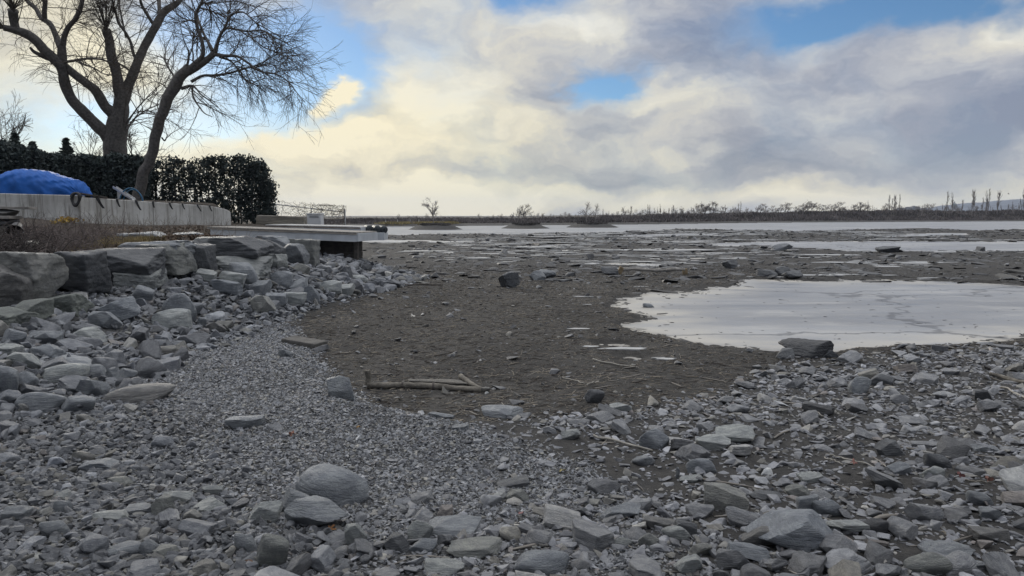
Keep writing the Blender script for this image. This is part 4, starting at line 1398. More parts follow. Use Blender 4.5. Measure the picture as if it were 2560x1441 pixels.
def build_rims():
    """what frays the edge of the ice: mud crumbs on the rim, plates of ice stranded on the mud"""
    def band(n, x0, x1, y0, y1, lo, hi):
        X = RNG.uniform(x0, x1, n)
        Y = y0 + (y1 - y0) * RNG.uniform(0, 1, n) ** 1.5
        d = pond_sdf(X, Y)
        k = (d > lo * (1 + Y / 25)) & (d < hi * (1 + Y / 25)) & (toe_t(X, Y) < -0.3)
        px, py, _ = proj(np.stack([X, Y, X * 0], -1))
        k &= (px > -200) & (px < W0 + 300)
        return X[k], Y[k], d[k]
    X, Y, d = band(90000, -6, 45, 9.5, 100, -0.55, 0.15)
    keep = RNG.uniform(0, 1, len(X)) < np.exp(np.minimum(d, 0) / (0.14 + 0.01 * Y)) * 0.8
    X, Y = X[keep], Y[keep]
    n = len(X)
    r = 0.022 * np.exp(RNG.normal(0, 0.6, n)) * (0.5 + Y / 22)
    S = np.stack([r * RNG.uniform(1.5, 4.5, n), r * 0.8, r * 0.35], -1)
    merged('rim_mud', X, Y, np.full(n, Z_ICE + 0.001), S, 0.03, LOW[0], np.array((0.055, 0.052, 0.050)) * np.exp(RNG.normal(0, 0.25, n))[:, None], 'dark mud crumbs breaking up the edges of the ice', 'mud')
    X, Y, d = band(60000, -6, 45, 9.5, 100, 0.02, 0.75)
    keep = RNG.uniform(0, 1, len(X)) < np.exp(-d / (0.16 + 0.02 * Y)) * 0.35 * (0.10 + 0.9 * sst(18, 30, Y))
    X, Y = X[keep], Y[keep]
    n = len(X)
    a = np.linspace(0, 2 * np.pi, 11, endpoint=False)
    r = 0.05 * np.exp(RNG.normal(0, 0.6, n)) * (0.5 + Y / 20)
    rad = r[:, None] * RNG.uniform(0.55, 1.2, (n, 11))
    PX = X[:, None] + rad * np.cos(a) * RNG.uniform(2.0, 5.0, n)[:, None]
    PY = Y[:, None] + rad * np.sin(a)
    g = G(X, Y)[:, None] + 0.012 + 0 * PX
    top = np.stack([PX, PY, g], -1)
    bot = np.stack([PX, PY, g - 0.03], -1)
    V = np.concatenate([top, bot], 1).reshape(-1, 3)
    base = np.arange(n)[:, None] * 22
    caps = base + np.arange(11)[None]
    k = np.arange(11)
    side = np.stack([k + 11, (k + 1) % 11 + 11, (k + 1) % 11, k], -1)[None] + base[:, :, None]
    o = mesh_np('ice_plates', V, [caps, side.reshape(-1, 4)], simple('stranded_ice', (0.40, 0.40, 0.395), 0.4, 0.15, 3.0))
    tag(o, 'thin pale plates of ice stranded on the mud around the pools', 'ice', None, 'stuff')


build_pebbles()
build_rims()
# ------------------------------------------------------------------ trees, hedges, scrub
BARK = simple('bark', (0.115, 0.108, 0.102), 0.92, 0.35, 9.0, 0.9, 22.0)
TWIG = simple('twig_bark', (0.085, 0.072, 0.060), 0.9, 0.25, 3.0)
FAR_BARK = simple('distant_bark', (0.235, 0.215, 0.207), 0.9, 0.2, 1.0)  # paler than near bark: distance haze is put into the colour
CEDAR = simple('cedar_leaf', (0.052, 0.068, 0.066), 0.75, 0.4, 2.5, spec=0.3)
SPRUCE = simple('spruce_needles', (0.028, 0.042, 0.038), 0.8, 0.4, 2.0)


def unit(v):
    return v / (np.linalg.norm(v, axis=-1, keepdims=True) + 1e-12)


def spawn(P, R, k, length, ang, sag, n, rr, rng, t0=0.2, t1=1.0, up=0.0, wig=0.12):
    """k side shoots on each of the polylines P (M,N,3): returns polylines (M*k,n,3) and radii"""
    M, N, _ = P.shape
    t = np.sort(rng.uniform(t0, t1, (M, k)), axis=1)
    u = t * (N - 1)
    i = np.minimum(u.astype(int), N - 2)
    f = (u - i)[..., None]
    m = np.arange(M)[:, None]
    S = P[m, i] * (1 - f) + P[m, i + 1] * f
    T = unit(P[m, i + 1] - P[m, i])
    rs = R[m, i] * (1 - f[..., 0]) + R[m, i + 1] * f[..., 0]
    side = unit(np.cross(T, rng.normal(size=T.shape)))
    a = rng.uniform(ang[0], ang[1], (M, k))[..., None]
    D = unit(T * np.cos(a) + side * np.sin(a) + np.array((0, 0, up)))
    L = rng.uniform(length[0], length[1], (M, k)) * (1.15 - 0.45 * t)
    st = (L / (n - 1))[..., None]
    pts = [S]
    for q in range(n - 1):
        D = unit(D + np.array((0, 0, -1.0)) * sag * st * (0.4 + q / n) + rng.normal(size=D.shape) * wig)
        pts.append(pts[-1] + D * st)
    Q = np.stack(pts, 2).reshape(M * k, n, 3)
    r0 = np.minimum(rs * 0.75, rr[0]).reshape(-1)
    RR = r0[:, None] + (np.minimum(rr[1], r0)[:, None] - r0[:, None]) * np.linspace(0, 1, n)[None]
    return Q, RR


def merge_tubes(name, sets, m, parent=None, loc=None, smooth=True):
    Vs, Fs, off = [], [], 0
    for P, R, s in sets:
        V, q = tubes(P, R, s)
        Vs.append(V)
        Fs.append(q + off)
        off += len(V)
    o = mesh_np(name, np.concatenate(Vs), np.concatenate(Fs), m, smooth)
    if parent is not None:
        child(o, parent)
    return o


def limb_tree(name, label, limbs, d0, seed, base, dens, grp=None):
    """limbs: list of (picture points with widths, depth offset at start, at end, twig density)"""
    rng = np.random.default_rng(seed)
    root = empty(name, base, label, 'tree', grp)
    sets, src = [], []
    for li, (pts, e0, e1, tw) in enumerate(limbs):
        n = len(pts)
        P = []
        for j, (x, y, w) in enumerate(pts):
            P.append(at(x, y, d0 + e0 + (e1 - e0) * j / max(1, n - 1)))
        P = np.array(P)
        ns = max(8, 5 * n)
        Q = catmull(P, ns)
        wpx = np.interp(np.linspace(0, n - 1, ns), np.arange(n), [p[2] for p in pts])
        r = wpx * d0 / F * 0.43
        Q = Q + fbm(Q * 1.1 + li, seed + li, 2)[:, None] * rng.normal(size=3) * 0.06
        r = r * (1 + 0.10 * fbm(Q * 2.3, seed + 50 + li, 3))
        poll_end = tuple(pts[-1][:2]) in POLLARDS
        if poll_end:                                       # a sawn, knuckled end
            Q = np.vstack([Q, Q[-1] + (Q[-1] - Q[-2]) * 0.15])
            r = np.append(r * np.where(np.arange(len(r)) > len(r) - 3, 1.15, 1.0), 0.02)
        sets.append((Q[None], r[None], 10))
        src.append((Q, r, tw, poll_end))
    merge_tubes('trunk', sets, BARK, root)
    tw = []
    L1, R1 = [], []
    for Q, r, t, poll in src:
        if t <= 0:
            continue
        length = np.linalg.norm(np.diff(Q, axis=0), axis=1).sum()
        k = max(2, int(length * t * dens))
        a, b = spawn(Q[None], r[None], k, (1.1, 3.0) if seed == 5 else (0.7, 2.3), (0.5, 1.35), 0.16, 8, (0.024, 0.009), rng, 0.08, 1.0, 0.10)
        L1.append(a)
        R1.append(b)
        if poll:                                           # the broom of shoots on a pollard head
            a, b = spawn(Q[None, -4:], r[None, -4:], 26, (1.6, 3.6), (0.1, 0.95), 0.03, 8, (0.026, 0.010), rng, 0.1, 0.95, 0.35, 0.06)
            L1.append(a)
            R1.append(b)
    L1, R1 = np.concatenate(L1), np.concatenate(R1)
    L2, R2 = spawn(L1, R1, 5, (0.6, 1.8), (0.35, 0.95), 0.32, 6, (0.0095, 0.0055), rng, 0.2, 1.0, 0.0)
    L3, R3 = spawn(L2, R2, 3, (0.3, 0.9), (0.3, 0.9), 0.40, 5, (0.006, 0.004), rng, 0.25, 1.0, 0.0)
    merge_tubes('crown', [(L1, R1, 4), (L2, R2, 3), (L3, R3, 3)], TWIG, root)
    return root


POLLARDS = {(6, 68), (33, 27), (265, 76)}
D1 = 38.5
MAIN = [
    ([(282, 520, 74), (284, 450, 66), (286, 395, 62), (290, 340, 60), (298, 290, 50), (302, 262, 40)], 0, 0, 0),
    ([(276, 350, 44), (262, 332, 36), (232, 303, 33), (205, 276, 31), (180, 250, 29), (165, 215, 28), (158, 185, 27), (150, 160, 27)], 0, -1.2, 0.6),
    ([(296, 312, 36), (282, 285, 33), (262, 265, 29), (240, 228, 26), (218, 210, 23), (186, 186, 22), (156, 160, 22)], 0, -1.0, 0.6),
    ([(156, 168, 30), (130, 143, 27), (110, 125, 25), (88, 100, 24), (62, 84, 24), (36, 76, 20), (6, 68, 13)], -1.1, -2.6, 1.0),
    ([(44, 84, 20), (36, 60, 21), (33, 38, 24), (33, 27, 22)], -2.2, -2.6, 0.6),
    ([(125, 148, 14), (103, 140, 12), (84, 130, 9), (76, 118, 6)], -1.2, -1.6, 1.3),
    ([(152, 168, 26), (154, 140, 23), (153, 115, 20)], -1.1, -1.2, 0.5),
    ([(150, 118, 17), (140, 90, 15), (125, 60, 14), (104, 46, 13), (90, 22, 12), (66, 0, 11), (40, -45, 9), (10, -100, 5)], -1.2, 0.4, 1.5),
    ([(111, 52, 13), (112, 25, 12), (114, 0, 12), (112, -45, 10), (105, -110, 5)], -0.6, -1.4, 1.5),
    ([(154, 122, 15), (162, 92, 14), (172, 70, 13), (188, 50, 12), (199, 28, 12), (206, 0, 10), (214, -45, 9), (230, -110, 4)], -1.2, -2.2, 1.5),
    ([(160, 156, 8), (185, 152, 7), (208, 148, 6), (235, 147, 6), (262, 151, 4), (285, 160, 3)], -1.2, -2.6, 1.8),
    ([(195, 152, 6), (210, 162, 5), (232, 168, 4), (252, 180, 3), (272, 190, 2)], -1.6, -2.6, 1.8),
    ([(304, 268, 34), (300, 235, 32), (294, 200, 29), (285, 165, 27), (277, 125, 25), (270, 100, 24), (266, 82, 25), (265, 76, 22)], 0, -0.5, 0.9),
    ([(300, 275, 36), (318, 222, 29), (334, 185, 26), (352, 138, 23), (376, 92, 22), (394, 56, 22), (412, 28, 20), (440, 10, 15), (458, -14, 12), (480, -60, 7)], 0, 0.8, 0.8),
    ([(340, 150, 9), (325, 112, 8), (306, 76, 7), (291, 32, 6), (281, 0, 5), (272, -60, 3)], 0.3, -1.0, 1.6),
    ([(315, 92, 6), (304, 45, 5), (298, 5, 4), (300, -40, 3)], 0.0, 1.0, 1.6),
    ([(384, 62, 10), (366, 34, 9), (355, 14, 8), (350, -5, 7), (342, -60, 4)], 0.6, -0.2, 1.6),
    ([(402, 45, 12), (398, 20, 11), (396, -4, 11), (392, -60, 6)], 0.7, 1.8, 1.5),
    ([(326, 180, 6), (310, 168, 5), (292, 158, 4)], 0.2, -0.4, 1.4),
    ([(295, 330, 9), (330, 290, 4), (365, 250, 3), (395, 225, 2)], 0, -0.6, 2.0),
    ([(318, 325, 6), (345, 288, 4), (385, 265, 3), (415, 262, 2)], -0.2, 1.4, 2.0),
]
D2 = 33.0
LEAN = [
    ([(338, 505, 32), (352, 450, 30), (372, 402, 28), (386, 362, 28), (398, 325, 28), (412, 282, 28), (430, 238, 30), (455, 198, 30), (476, 172, 27)], 0, -0.3, 0.15),
    ([(470, 178, 22), (488, 160, 17), (502, 146, 14), (508, 130, 11), (504, 100, 10), (494, 72, 9), (489, 42, 9), (496, 20, 8), (506, 0, 7), (510, -50, 4)], -0.3, -1.2, 1.0),
    ([(470, 180, 24), (495, 165, 20), (518, 148, 17), (537, 132, 16)], -0.3, -0.6, 0.4),
    ([(537, 134, 12), (543, 112, 9), (552, 86, 8), (562, 70, 7), (571, 54, 6), (584, 34, 5), (610, 33, 4), (640, 58, 3.5), (668, 75, 3), (702, 92, 2)], -0.6, -1.8, 2.2),
    ([(560, 74, 7), (580, 71, 6), (620, 78, 5), (656, 78, 4), (688, 94, 3.5), (724, 112, 2)], -0.8, 0.6, 2.2),
    ([(598, 76, 4), (640, 102, 3.5), (688, 130, 3), (730, 155, 2.5), (757, 178, 1.5)], -0.6, -1.6, 2.2),
    ([(532, 128, 10), (520, 105, 8), (508, 82, 7), (498, 55, 6), (490, 30, 4), (478, 0, 3)], -0.6, 1.0, 1.8),
    ([(536, 136, 12), (560, 140, 9), (592, 141, 7), (620, 158, 6), (648, 178, 5), (690, 186, 4), (720, 205, 3), (742, 232, 2.5), (762, 256, 1.5)], -0.6, -1.6, 2.2),
    ([(548, 143, 6), (570, 150, 5), (586, 160, 4), (596, 178, 3), (610, 210, 2)], -0.7, -0.2, 2.0),
    ([(478, 205, 9), (508, 190, 7), (540, 189, 7), (576, 182, 6), (620, 170, 5), (640, 164, 4), (668, 150, 3), (692, 136, 2)], -0.3, 0.8, 2.2),
    ([(600, 175, 4), (612, 196, 3.5), (640, 215, 3), (665, 232, 2)], 0.2, 0.8, 2.2),
    ([(455, 222, 10), (478, 216, 7), (490, 222, 5), (502, 236, 4), (522, 250, 3.5), (545, 270, 2)], -0.2, -1.4, 1.2),
    ([(480, 218, 6), (481, 236, 5), (488, 252, 5), (500, 270, 4), (512, 284, 3), (531, 293, 2)], -0.2, -1.8, 0.5),
    ([(434, 210, 8), (433, 188, 6), (420, 168, 5), (409, 148, 3.5), (398, 138, 2)], -0.1, 0.8, 2.0),
    ([(466, 176, 7), (471, 150, 6), (472, 132, 5), (469, 123, 4)], -0.3, -0.5, 0.3),
    ([(484, 152, 5), (483, 120, 3.5), (485, 90, 2.5), (495, 60, 1.5)], -0.5, 0.5, 2.0),
    ([(489, 52, 6), (470, 50, 4), (455, 44, 3.5), (440, 36, 3)], -0.9, -1.4, 1.6),
    ([(500, 20, 5), (530, 28, 3.5), (560, 44, 3), (600, 60, 2)], -1.1, 0.4, 2.2),
    ([(500, 8, 5), (540, 8, 3.5), (590, 4, 3), (640, 20, 2)], -1.1, 0.8, 2.2),
    ([(440, 232, 6), (420, 222, 4), (405, 210, 3), (388, 205, 2)], 0, -0.8, 1.8),
    ([(405, 345, 5), (412, 352, 4), (418, 338, 2)], 0, -0.2, 0.8),
]


def gz(p):
    return (p[0], p[1], float(G(p[0], p[1])))


limb_tree('willow_tree', 'huge bare multi trunked willow with pollard heads rising over the hedge', MAIN, D1, 5, gz(at(284, 500, D1)), 2.3, 'willows above the wall')
limb_tree('willow_tree', 'leaning single trunk bare willow spreading toward the lake', LEAN, D2, 6, gz(at(340, 500, D2)), 2.3, 'willows above the wall')


def small_bare_tree(h, seed, spread=0.5, lean=0.0, upright=False, trunk_r=None, fine=1.0):
    """mesh-ready tube sets of one bare tree of height h at the origin"""
    rng = np.random.default_rng(seed)
    tr = trunk_r or h * 0.016
    n = 8
    z = np.linspace(0, 1, n)
    P = np.stack([lean * h * z ** 1.6 + 0.02 * h * np.sin(z * 5 + seed), 0.02 * h * np.cos(z * 4 + seed), z * h * (0.97 if upright else 0.86)], -1)
    R = tr * (1 - 0.85 * z)
    sets = [(P[None], R[None], 6)]
    if upright:
        a, b = spawn(P[None], R[None], 34, (0.14 * h, 0.30 * h), (0.22, 0.5), -0.15 / h * 3, 5, (tr * 0.5, tr * 0.22), rng, 0.12, 0.98, 0.5, 0.05)
        c, d = spawn(a, b, 4, (0.06 * h, 0.13 * h), (0.2, 0.6), 0.0, 4, (tr * 0.26, tr * 0.18), rng, 0.2, 1.0, 0.4, 0.08)
        return sets + [(a, b, 3), (c, d, 3)]
    a, b = spawn(P[None], R[None], 13, (0.28 * h, 0.55 * h), (0.45, 0.45 + spread), -0.02, 7, (tr * 0.55, tr * 0.2), rng, 0.22, 0.98, 0.28, 0.10)
    if lean:
        for A in (a,):
            A[..., 0] += lean * h * 0.25 * np.linspace(0, 1, A.shape[1])[None] ** 1.5
    c, d = spawn(a, b, 6, (0.12 * h, 0.26 * h), (0.35, 0.9), 0.0, 5, (tr * 0.3, tr * 0.14), rng, 0.2, 1.0, 0.1, 0.12)
    e, f = spawn(c, d, 4, (0.05 * h, 0.13 * h), (0.3, 0.9), 0.0, 4, (tr * 0.18, tr * 0.11), rng, 0.2, 1.0, 0.05, 0.14)
    return sets + [(a, b, 4), (c, d, 3), (e, f, 3)]


def leaf_quads(P, size, rng, asp=1.8, updown=0.6):
    """little diamond leaves at points P"""
    n = len(P)
    a = unit(rng.normal(size=(n, 3)) * np.array((1, 1, 0.6)) + np.array((0, 0, updown)))
    b = unit(np.cross(a, rng.normal(size=(n, 3))))
    s = size * rng.uniform(0.6, 1.3, n)[:, None]
    V = np.stack([P - a * s * asp * 0.5, P + b * s * 0.5, P + a * s * asp * 0.5, P - b * s * 0.5], 1).reshape(-1, 3)
    q = np.arange(n * 4).reshape(-1, 4)
    return V, q


def hedge(label, cols, n_leaf, leaf, seed, grp):
    """cols: (px, top y, bottom y, distance, half width m, fill)"""
    rng = np.random.default_rng(seed)
    b0 = at(cols[0][0], 545, cols[0][3])
    root = empty('cedar_hedge', gz(b0), label, 'hedge', grp)
    Vs, st = [], []
    tot = sum(c[4] * (c[2] - c[1]) * c[5] for c in cols)
    for (px, ty, by, d, hw, fill) in cols:
        k = int(n_leaf * hw * (by - ty) * fill / tot)
        top, bot = at(px, ty, d), at(px, by, d)
        h = top[2] - bot[2]
        nc = max(14, k // 34)                                  # sprays: clumps of leaves with gaps between
        u = rng.uniform(0, 1, nc)
        a = rng.uniform(0, 2 * np.pi, nc)
        prof = np.minimum(1.0, (1.02 - u) * (7.0 if ty < 410 else 3.0)) ** 0.5
        rad = hw * prof * np.sqrt(rng.uniform(0.04, 1, nc)) * (0.92 + 0.12 * rng.normal(size=nc))
        C = np.stack([bot[0] + rad * np.cos(a), bot[1] + 0.8 * rad * np.sin(a), bot[2] + u * h], -1)
        L = (C[:, None] + rng.normal(size=(nc, 34, 3)) * np.array((0.10, 0.10, 0.15))).reshape(-1, 3)
        L = L[L[:, 2] < top[2] + 0.08 * rng.normal(size=len(L)) + 0.02]
        Vs.append(L)
        for s in range(2 if fill < 1 else 1):
            x = bot[0] + rng.normal() * 0.12
            st.append(np.array([[x, bot[1], bot[2] - 0.15], [x + rng.normal() * .06, bot[1], bot[2] + h * 0.35], [x + rng.normal() * .1, bot[1], bot[2] + h * 0.7], [x, bot[1], top[2] - 0.1]]))
    V, q = leaf_quads(np.concatenate(Vs), leaf, rng)
    f = mesh_np('foliage', V, q, CEDAR)
    child(f, root)
    P = np.stack(st)
    merge_tubes('stems', [(P, np.tile(np.array([0.045, 0.04, 0.03, 0.012]), (len(P), 1)), 5)], BARK, root)


def lerp_cols(pts, n, hw, fill):
    pts = np.array(pts, float)
    u = np.linspace(0, len(pts) - 1, n)
    rows = [np.interp(u, np.arange(len(pts)), pts[:, i]) for i in range(4)]
    r = np.random.default_rng(3)
    return [(rows[0][i], rows[1][i] + r.normal() * 3, rows[2][i], rows[3][i], hw * r.uniform(0.9, 1.1), fill) for i in range(n)]


hedge('tall dark dense cedar hedge behind the blue tarp', lerp_cols([(-90, 362, 520, 31), (20, 360, 520, 32), (70, 372, 520, 33), (110, 384, 520, 34), (210, 392, 520, 35.5), (290, 394, 525, 36), (352, 392, 528, 36)], 22, 0.62, 1.0), 90000, 0.10, 21, 'cedar hedges')
hedge('loose see through cedar hedge right of the leaning willow', [(368, 396, 530, 37, 0.42, .75), (394, 402, 532, 37, 0.42, .55), (418, 396, 532, 37, 0.40, .6), (444, 394, 534, 37, 0.42, .55), (466, 400, 536, 37, 0.34, .6)], 5600, 0.085, 22, 'cedar hedges')
hedge('rounded end of the cedar hedge standing beside the wire fence', [(492, 396, 540, 37.5, 0.46, .7), (520, 392, 545, 37.5, 0.5, .75), (548, 390, 548, 37.5, 0.5, .72), (576, 391, 552, 37.5, 0.5, .78), (604, 390, 556, 37.5, 0.5, .85), (630, 392, 558, 37.5, 0.48, .95), (652, 402, 560, 37.5, 0.42, 1.1), (668, 424, 560, 37.5, 0.40, 1.2), (680, 466, 560, 37.5, 0.28, 1.2)], 17000, 0.085, 23, 'cedar hedges')


def conifer(label, px, ty, by, d, hw, seed):
    rng = np.random.default_rng(seed)
    top, bot = at(px, ty, d), at(px, by, d)
    root = empty('spruce_tree', (bot[0], bot[1], float(G(bot[0], bot[1]))), label, 'tree')
    h = top[2] - bot[2]
    L = []
    for k in range(16):
        u = k / 16
        for j in range(9):
            a = rng.uniform(0, 6.28)
            r = hw * (1 - u) ** 1.1 * rng.uniform(0.6, 1.15)
            s = np.linspace(0.1, 1, 70)[:, None]
            e = np.array((math.cos(a) * r, math.sin(a) * r, 0.10 * r))
            b = np.array((bot[0], bot[1], bot[2] + u * h))
            L.append(b + e * s + np.array((0, 0, -0.25 * r)) * (s - s ** 2) + rng.normal(size=(70, 3)) * np.array((0.05, 0.05, 0.03)))
    V, q = leaf_quads(np.concatenate(L), 0.075, rng, 1.8, 0.2)
    child(mesh_np('crown', V, q, SPRUCE), root)
    z0 = float(G(bot[0], bot[1])) - 0.2
    child(merge_tubes('trunk', [(np.array([[[bot[0], bot[1], z0], [bot[0], bot[1], bot[2] + h * 0.5], [bot[0], bot[1], top[2]]]]), np.array([[0.12, 0.07, 0.01]]), 6)], BARK), root)


conifer('small pointed spruce poking over the hedge before the willow', 170, 343, 440, 44, 1.0, 31)
conifer('dark spruce top above the hedge behind the tarp', 44, 328, 440, 46, 1.3, 32)
conifer('broad low spruce top between the two pointed spruces', 86, 352, 440, 45, 1.5, 33)


def plain_tree(name, label, pos, sets, m=TWIG, cat='tree', grp=None):
    o = merge_tubes(name, sets, m)
    o.location = [float(v) for v in pos]
    tag(o, label, cat, grp)
    return o


for (px, ty, d, seed, lab) in [(8, 296, 48, 41, 'pale bare tree above the hedge at the photo edge'), (330, 318, 44, 42, 'spreading bare shrub tree behind the willow trunk'),
                               (232, 352, 45, 43, 'low bare shrub between the spruce and the willow trunk')]:
    b = at(px, 500, d)
    zb = float(G(b[0], b[1]))
    h = at(px, ty, d)[2] - zb
    s = small_bare_tree(h * 1.05, seed, 0.7)
    r = empty('bare_tree', (b[0], b[1], zb), lab, 'tree')
    for nm, part, mm in (('trunk', s[:2], BARK), ('crown', s[2:], TWIG)):
        o = merge_tubes(nm, part, mm)
        o.parent = r

# ---- far trees on the islands and along the bank: a few shapes, copied
FAR_SETS = {}


def far_mesh(kind, i):
    key = (kind, i)
    if key not in FAR_SETS:
        if kind == 'poplar':
            s = small_bare_tree(1.0, 60 + i, upright=True, trunk_r=0.017, lean=0.03 * (i % 3 - 1))
        elif kind == 'bent':
            s = small_bare_tree(1.0, 80 + i, 0.75, lean=0.22, trunk_r=0.030)
        else:
            s = small_bare_tree(1.0, 70 + i, 0.85, trunk_r=0.024)
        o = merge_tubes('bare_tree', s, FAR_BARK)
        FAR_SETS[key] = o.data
        bpy.data.objects.remove(o)
    return FAR_SETS[key]


def bank_pos(px, frac=0.9):
    """a point on the far bank under a picture column"""
    r = ray(px, 540)
    Ys = np.linspace(90, 420, 1400)
    X = Ys * r[0] / r[1]
    sh = np.interp(X, SHORE[:, 0], SHORE[:, 1])
    i = int(np.argmax(Ys > sh))
    w = float(np.clip(sh[i] * 0.14, 12, 60))
    Yb = Ys[i] + w * frac
    return np.array((Yb * r[0] / r[1], Yb, float(G(Yb * r[0] / r[1], Yb))))


def far_tree(kind, px, ty, label, grp, frac=0.9, base=None, wide=1.0, i=None):
    b = bank_pos(px, frac) if base is None else base
    h = CZ + (HY - ty) * b[1] / F - b[2]
    i = int(RNG.integers(5)) if i is None else i
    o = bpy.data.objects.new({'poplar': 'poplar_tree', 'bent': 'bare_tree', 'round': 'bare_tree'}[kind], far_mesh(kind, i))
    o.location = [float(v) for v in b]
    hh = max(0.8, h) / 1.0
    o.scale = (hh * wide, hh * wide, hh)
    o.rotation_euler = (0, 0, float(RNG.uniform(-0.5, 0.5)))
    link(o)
    return tag(o, label, 'tree', grp)


for (px, ty, kind, k, wide, lab) in [
    (1083, 503, 'round', 0, 1.15, 'biggest round crowned bare tree alone on the first mud island'), (1033, 540, 'round', 1, 0.6, 'thin bare sapling at the near end of the first mud island'),
    (1106, 541, 'round', 0, 0.9, 'small bare sapling beside the big round tree on the first island'),
    (1294, 517, 'bent', 1, 0.7, 'slim forked bare tree on the second mud island'), (1303, 515, 'bent', 1, 1.1, 'leaning bare tree sharing the second island with the slim forked tree'),
    (1283, 533, 'round', 1, 0.8, 'short bare sapling before the forked tree on the second island'),
    (1466, 511, 'round', 2, 0.95, 'taller bare tree of the pair on the third mud island'), (1489, 515, 'round', 2, 0.85, 'shorter bare tree of the pair on the third mud island')]:
    (cx, cy, rx, ry, hh) = ISL[k]
    X = (px - W0 / 2) / F * cy
    far_tree(kind, px, ty, lab, 'trees of the mud islands', base=np.array((X, cy, float(G(X, cy)) - 0.05)), wide=wide, i=k)

POPLARS = [(1577, 517), (1570, 525), (1588, 526), (1619, 515), (1624, 516), (1644, 521), (1651, 514), (1660, 524), (1672, 523), (1682, 514), (1679, 522), (1705, 524),
           (1813, 515), (1845, 510), (1851, 508), (1838, 520), (2169, 506), (2163, 516), (2222, 492), (2229, 500), (2234, 490), (2247, 491), (2238, 505),
           (2366, 485), (2379, 488), (2404, 502), (2429, 478), (2433, 492), (2465, 484), (2470, 479), (2455, 498), (2493, 481), (2557, 476), (2548, 500), (2530, 508), (2310, 512), (2520, 512), (2355, 512)]
ZONE_WORDS = [(1560, 'past the third mud island'), (1720, 'between the island and the bushy clumps'), (1900, 'beside the bushy clumps'), (2200, 'by the last bushy clump'), (2260, 'before the distant rooftops'),
              (2395, 'around the distant dome'), (2450, 'in front of the blue hill'), (2600, 'at the end of the blue hill')]


def zone_word(px):
    best = min(ZONE_WORDS, key=lambda z: abs(z[0] - px))
    return best[1]


def rank_labels(items, fmt, words):
    """items (px, ty): a label naming height rank within its zone"""
    out = {}
    zones = {}
    for it in items:
        zones.setdefault(words(it[0]), []).append(it)
    rk = ['tallest', 'second tallest', 'third tallest', 'fourth tallest', 'fifth tallest', 'sixth tallest', 'seventh tallest', 'eighth tallest', 'ninth tallest', 'shortest']
    for z, L in zones.items():
        for k, it in enumerate(sorted(L, key=lambda q: q[1])):
            out[it] = fmt.format(rk[min(k, 9)], z)
    return out


LB = rank_labels(POPLARS, '{} thin bare poplar {}', zone_word)
for p in POPLARS:
    far_tree('poplar', p[0], p[1], LB[p], 'poplars of the far bank', 0.75 + 0.5 * RNG.uniform(), wide=RNG.uniform(0.75, 1.1))
BUSHY = [(1738, 516), (1748, 511), (1760, 510), (1772, 509), (1782, 513), (1756, 519), (1800, 520), (1808, 522), (1822, 525), (1831, 522), (1862, 524), (1875, 526), (1890, 516), (1900, 513), (1908, 518), (1916, 522), (1928, 517),
         (1938, 519), (1950, 514), (1960, 512), (1968, 511), (1984, 518), (1996, 516), (2006, 508), (2016, 505), (2028, 507), (2040, 512), (2052, 515), (2062, 513), (2074, 516), (2084, 511), (2094, 509),
         (2104, 518), (2134, 514), (2142, 509), (2150, 508), (2158, 513), (2205, 517), (2212, 512), (2290, 516), (2304, 513), (2318, 514), (2326, 511)]
BW = [(1745, 'in the first bushy clump'), (1810, 'left of the poplar pair'), (1895, 'in the second bushy clump'), (1955, 'in the third bushy clump'), (2020, 'in the largest bushy clump'), (2090, 'at the end of the largest clump'),
      (2145, 'in the last clump before roofs'), (2208, 'next to the four poplars'), (2310, 'right of the rooftops')]
LB = rank_labels(BUSHY, '{} bent bare tree {} of the far bank', lambda px: min(BW, key=lambda z: abs(z[0] - px))[1])
for p in BUSHY:
    far_tree('bent', p[0], p[1], LB[p], 'bushy trees of the far bank', 0.7 + 0.5 * RNG.uniform(), wide=RNG.uniform(1.0, 1.5))
SMALL = []
rs = np.random.default_rng(8)
for px in np.arange(868, 1735, 8.5):
    px = px + rs.normal() * 3
    ty = np.interp(px, [860, 1000, 1150, 1330, 1500, 1735], [543, 544, 545, 538, 534, 527]) + rs.normal() * 3.2
    if abs(px - 1083) < 16 or abs(px - 1298) < 12 or abs(px - 1477) < 20:
        continue
    SMALL.append((float(px), float(ty)))
SWORD = [(900, 'beyond the black floats'), (970, 'beyond the white posts'), (1050, 'behind the first mud island'), (1180, 'between the first and second islands'), (1300, 'behind the second mud island'),
         (1400, 'between the second and third islands'), (1490, 'behind the third mud island'), (1640, 'below the first poplars')]
SMALL2 = []
for px in np.arange(1500, 2560, 9.0):
    px = px + rs.normal() * 4
    if not any(abs(px - b[0]) < 5 for b in BUSHY):
        SMALL2.append((float(px), float(np.interp(px, [1500, 1740, 2100, 2300, 2560], [531, 524, 521, 519, 515]) + rs.normal() * 3)))
B2 = [(1530, 'beyond the third mud island'), (1620, 'among the first poplars'), (1700, 'before the first bushy clump'), (1790, 'after the first bushy clump'), (1850, 'by the poplar pair'), (1920, 'within the second bushy clump'),
      (2000, 'around the largest bushy clump'), (2110, 'left of the last bushy clump'), (2185, 'right of the last bushy clump'), (2240, 'among the four poplars'), (2300, 'below the rooftops'), (2350, 'left of the dome'), (2410, 'right of the dome'),
      (2450, 'under the middle of the blue hill'), (2500, 'below the flying gull'), (2550, 'under the end of the blue hill')]
LB = rank_labels(SMALL2, '{} low bare tree {}', lambda px: min(B2, key=lambda z: abs(z[0] - px))[1])
for p in SMALL2:
    far_tree('round' if RNG.uniform() < 0.3 else ('bent' if RNG.uniform() < 0.5 else 'poplar'), p[0], p[1], LB[p], 'low trees of the far bank', 0.6 + 0.6 * RNG.uniform(), wide=RNG.uniform(0.8, 1.2))
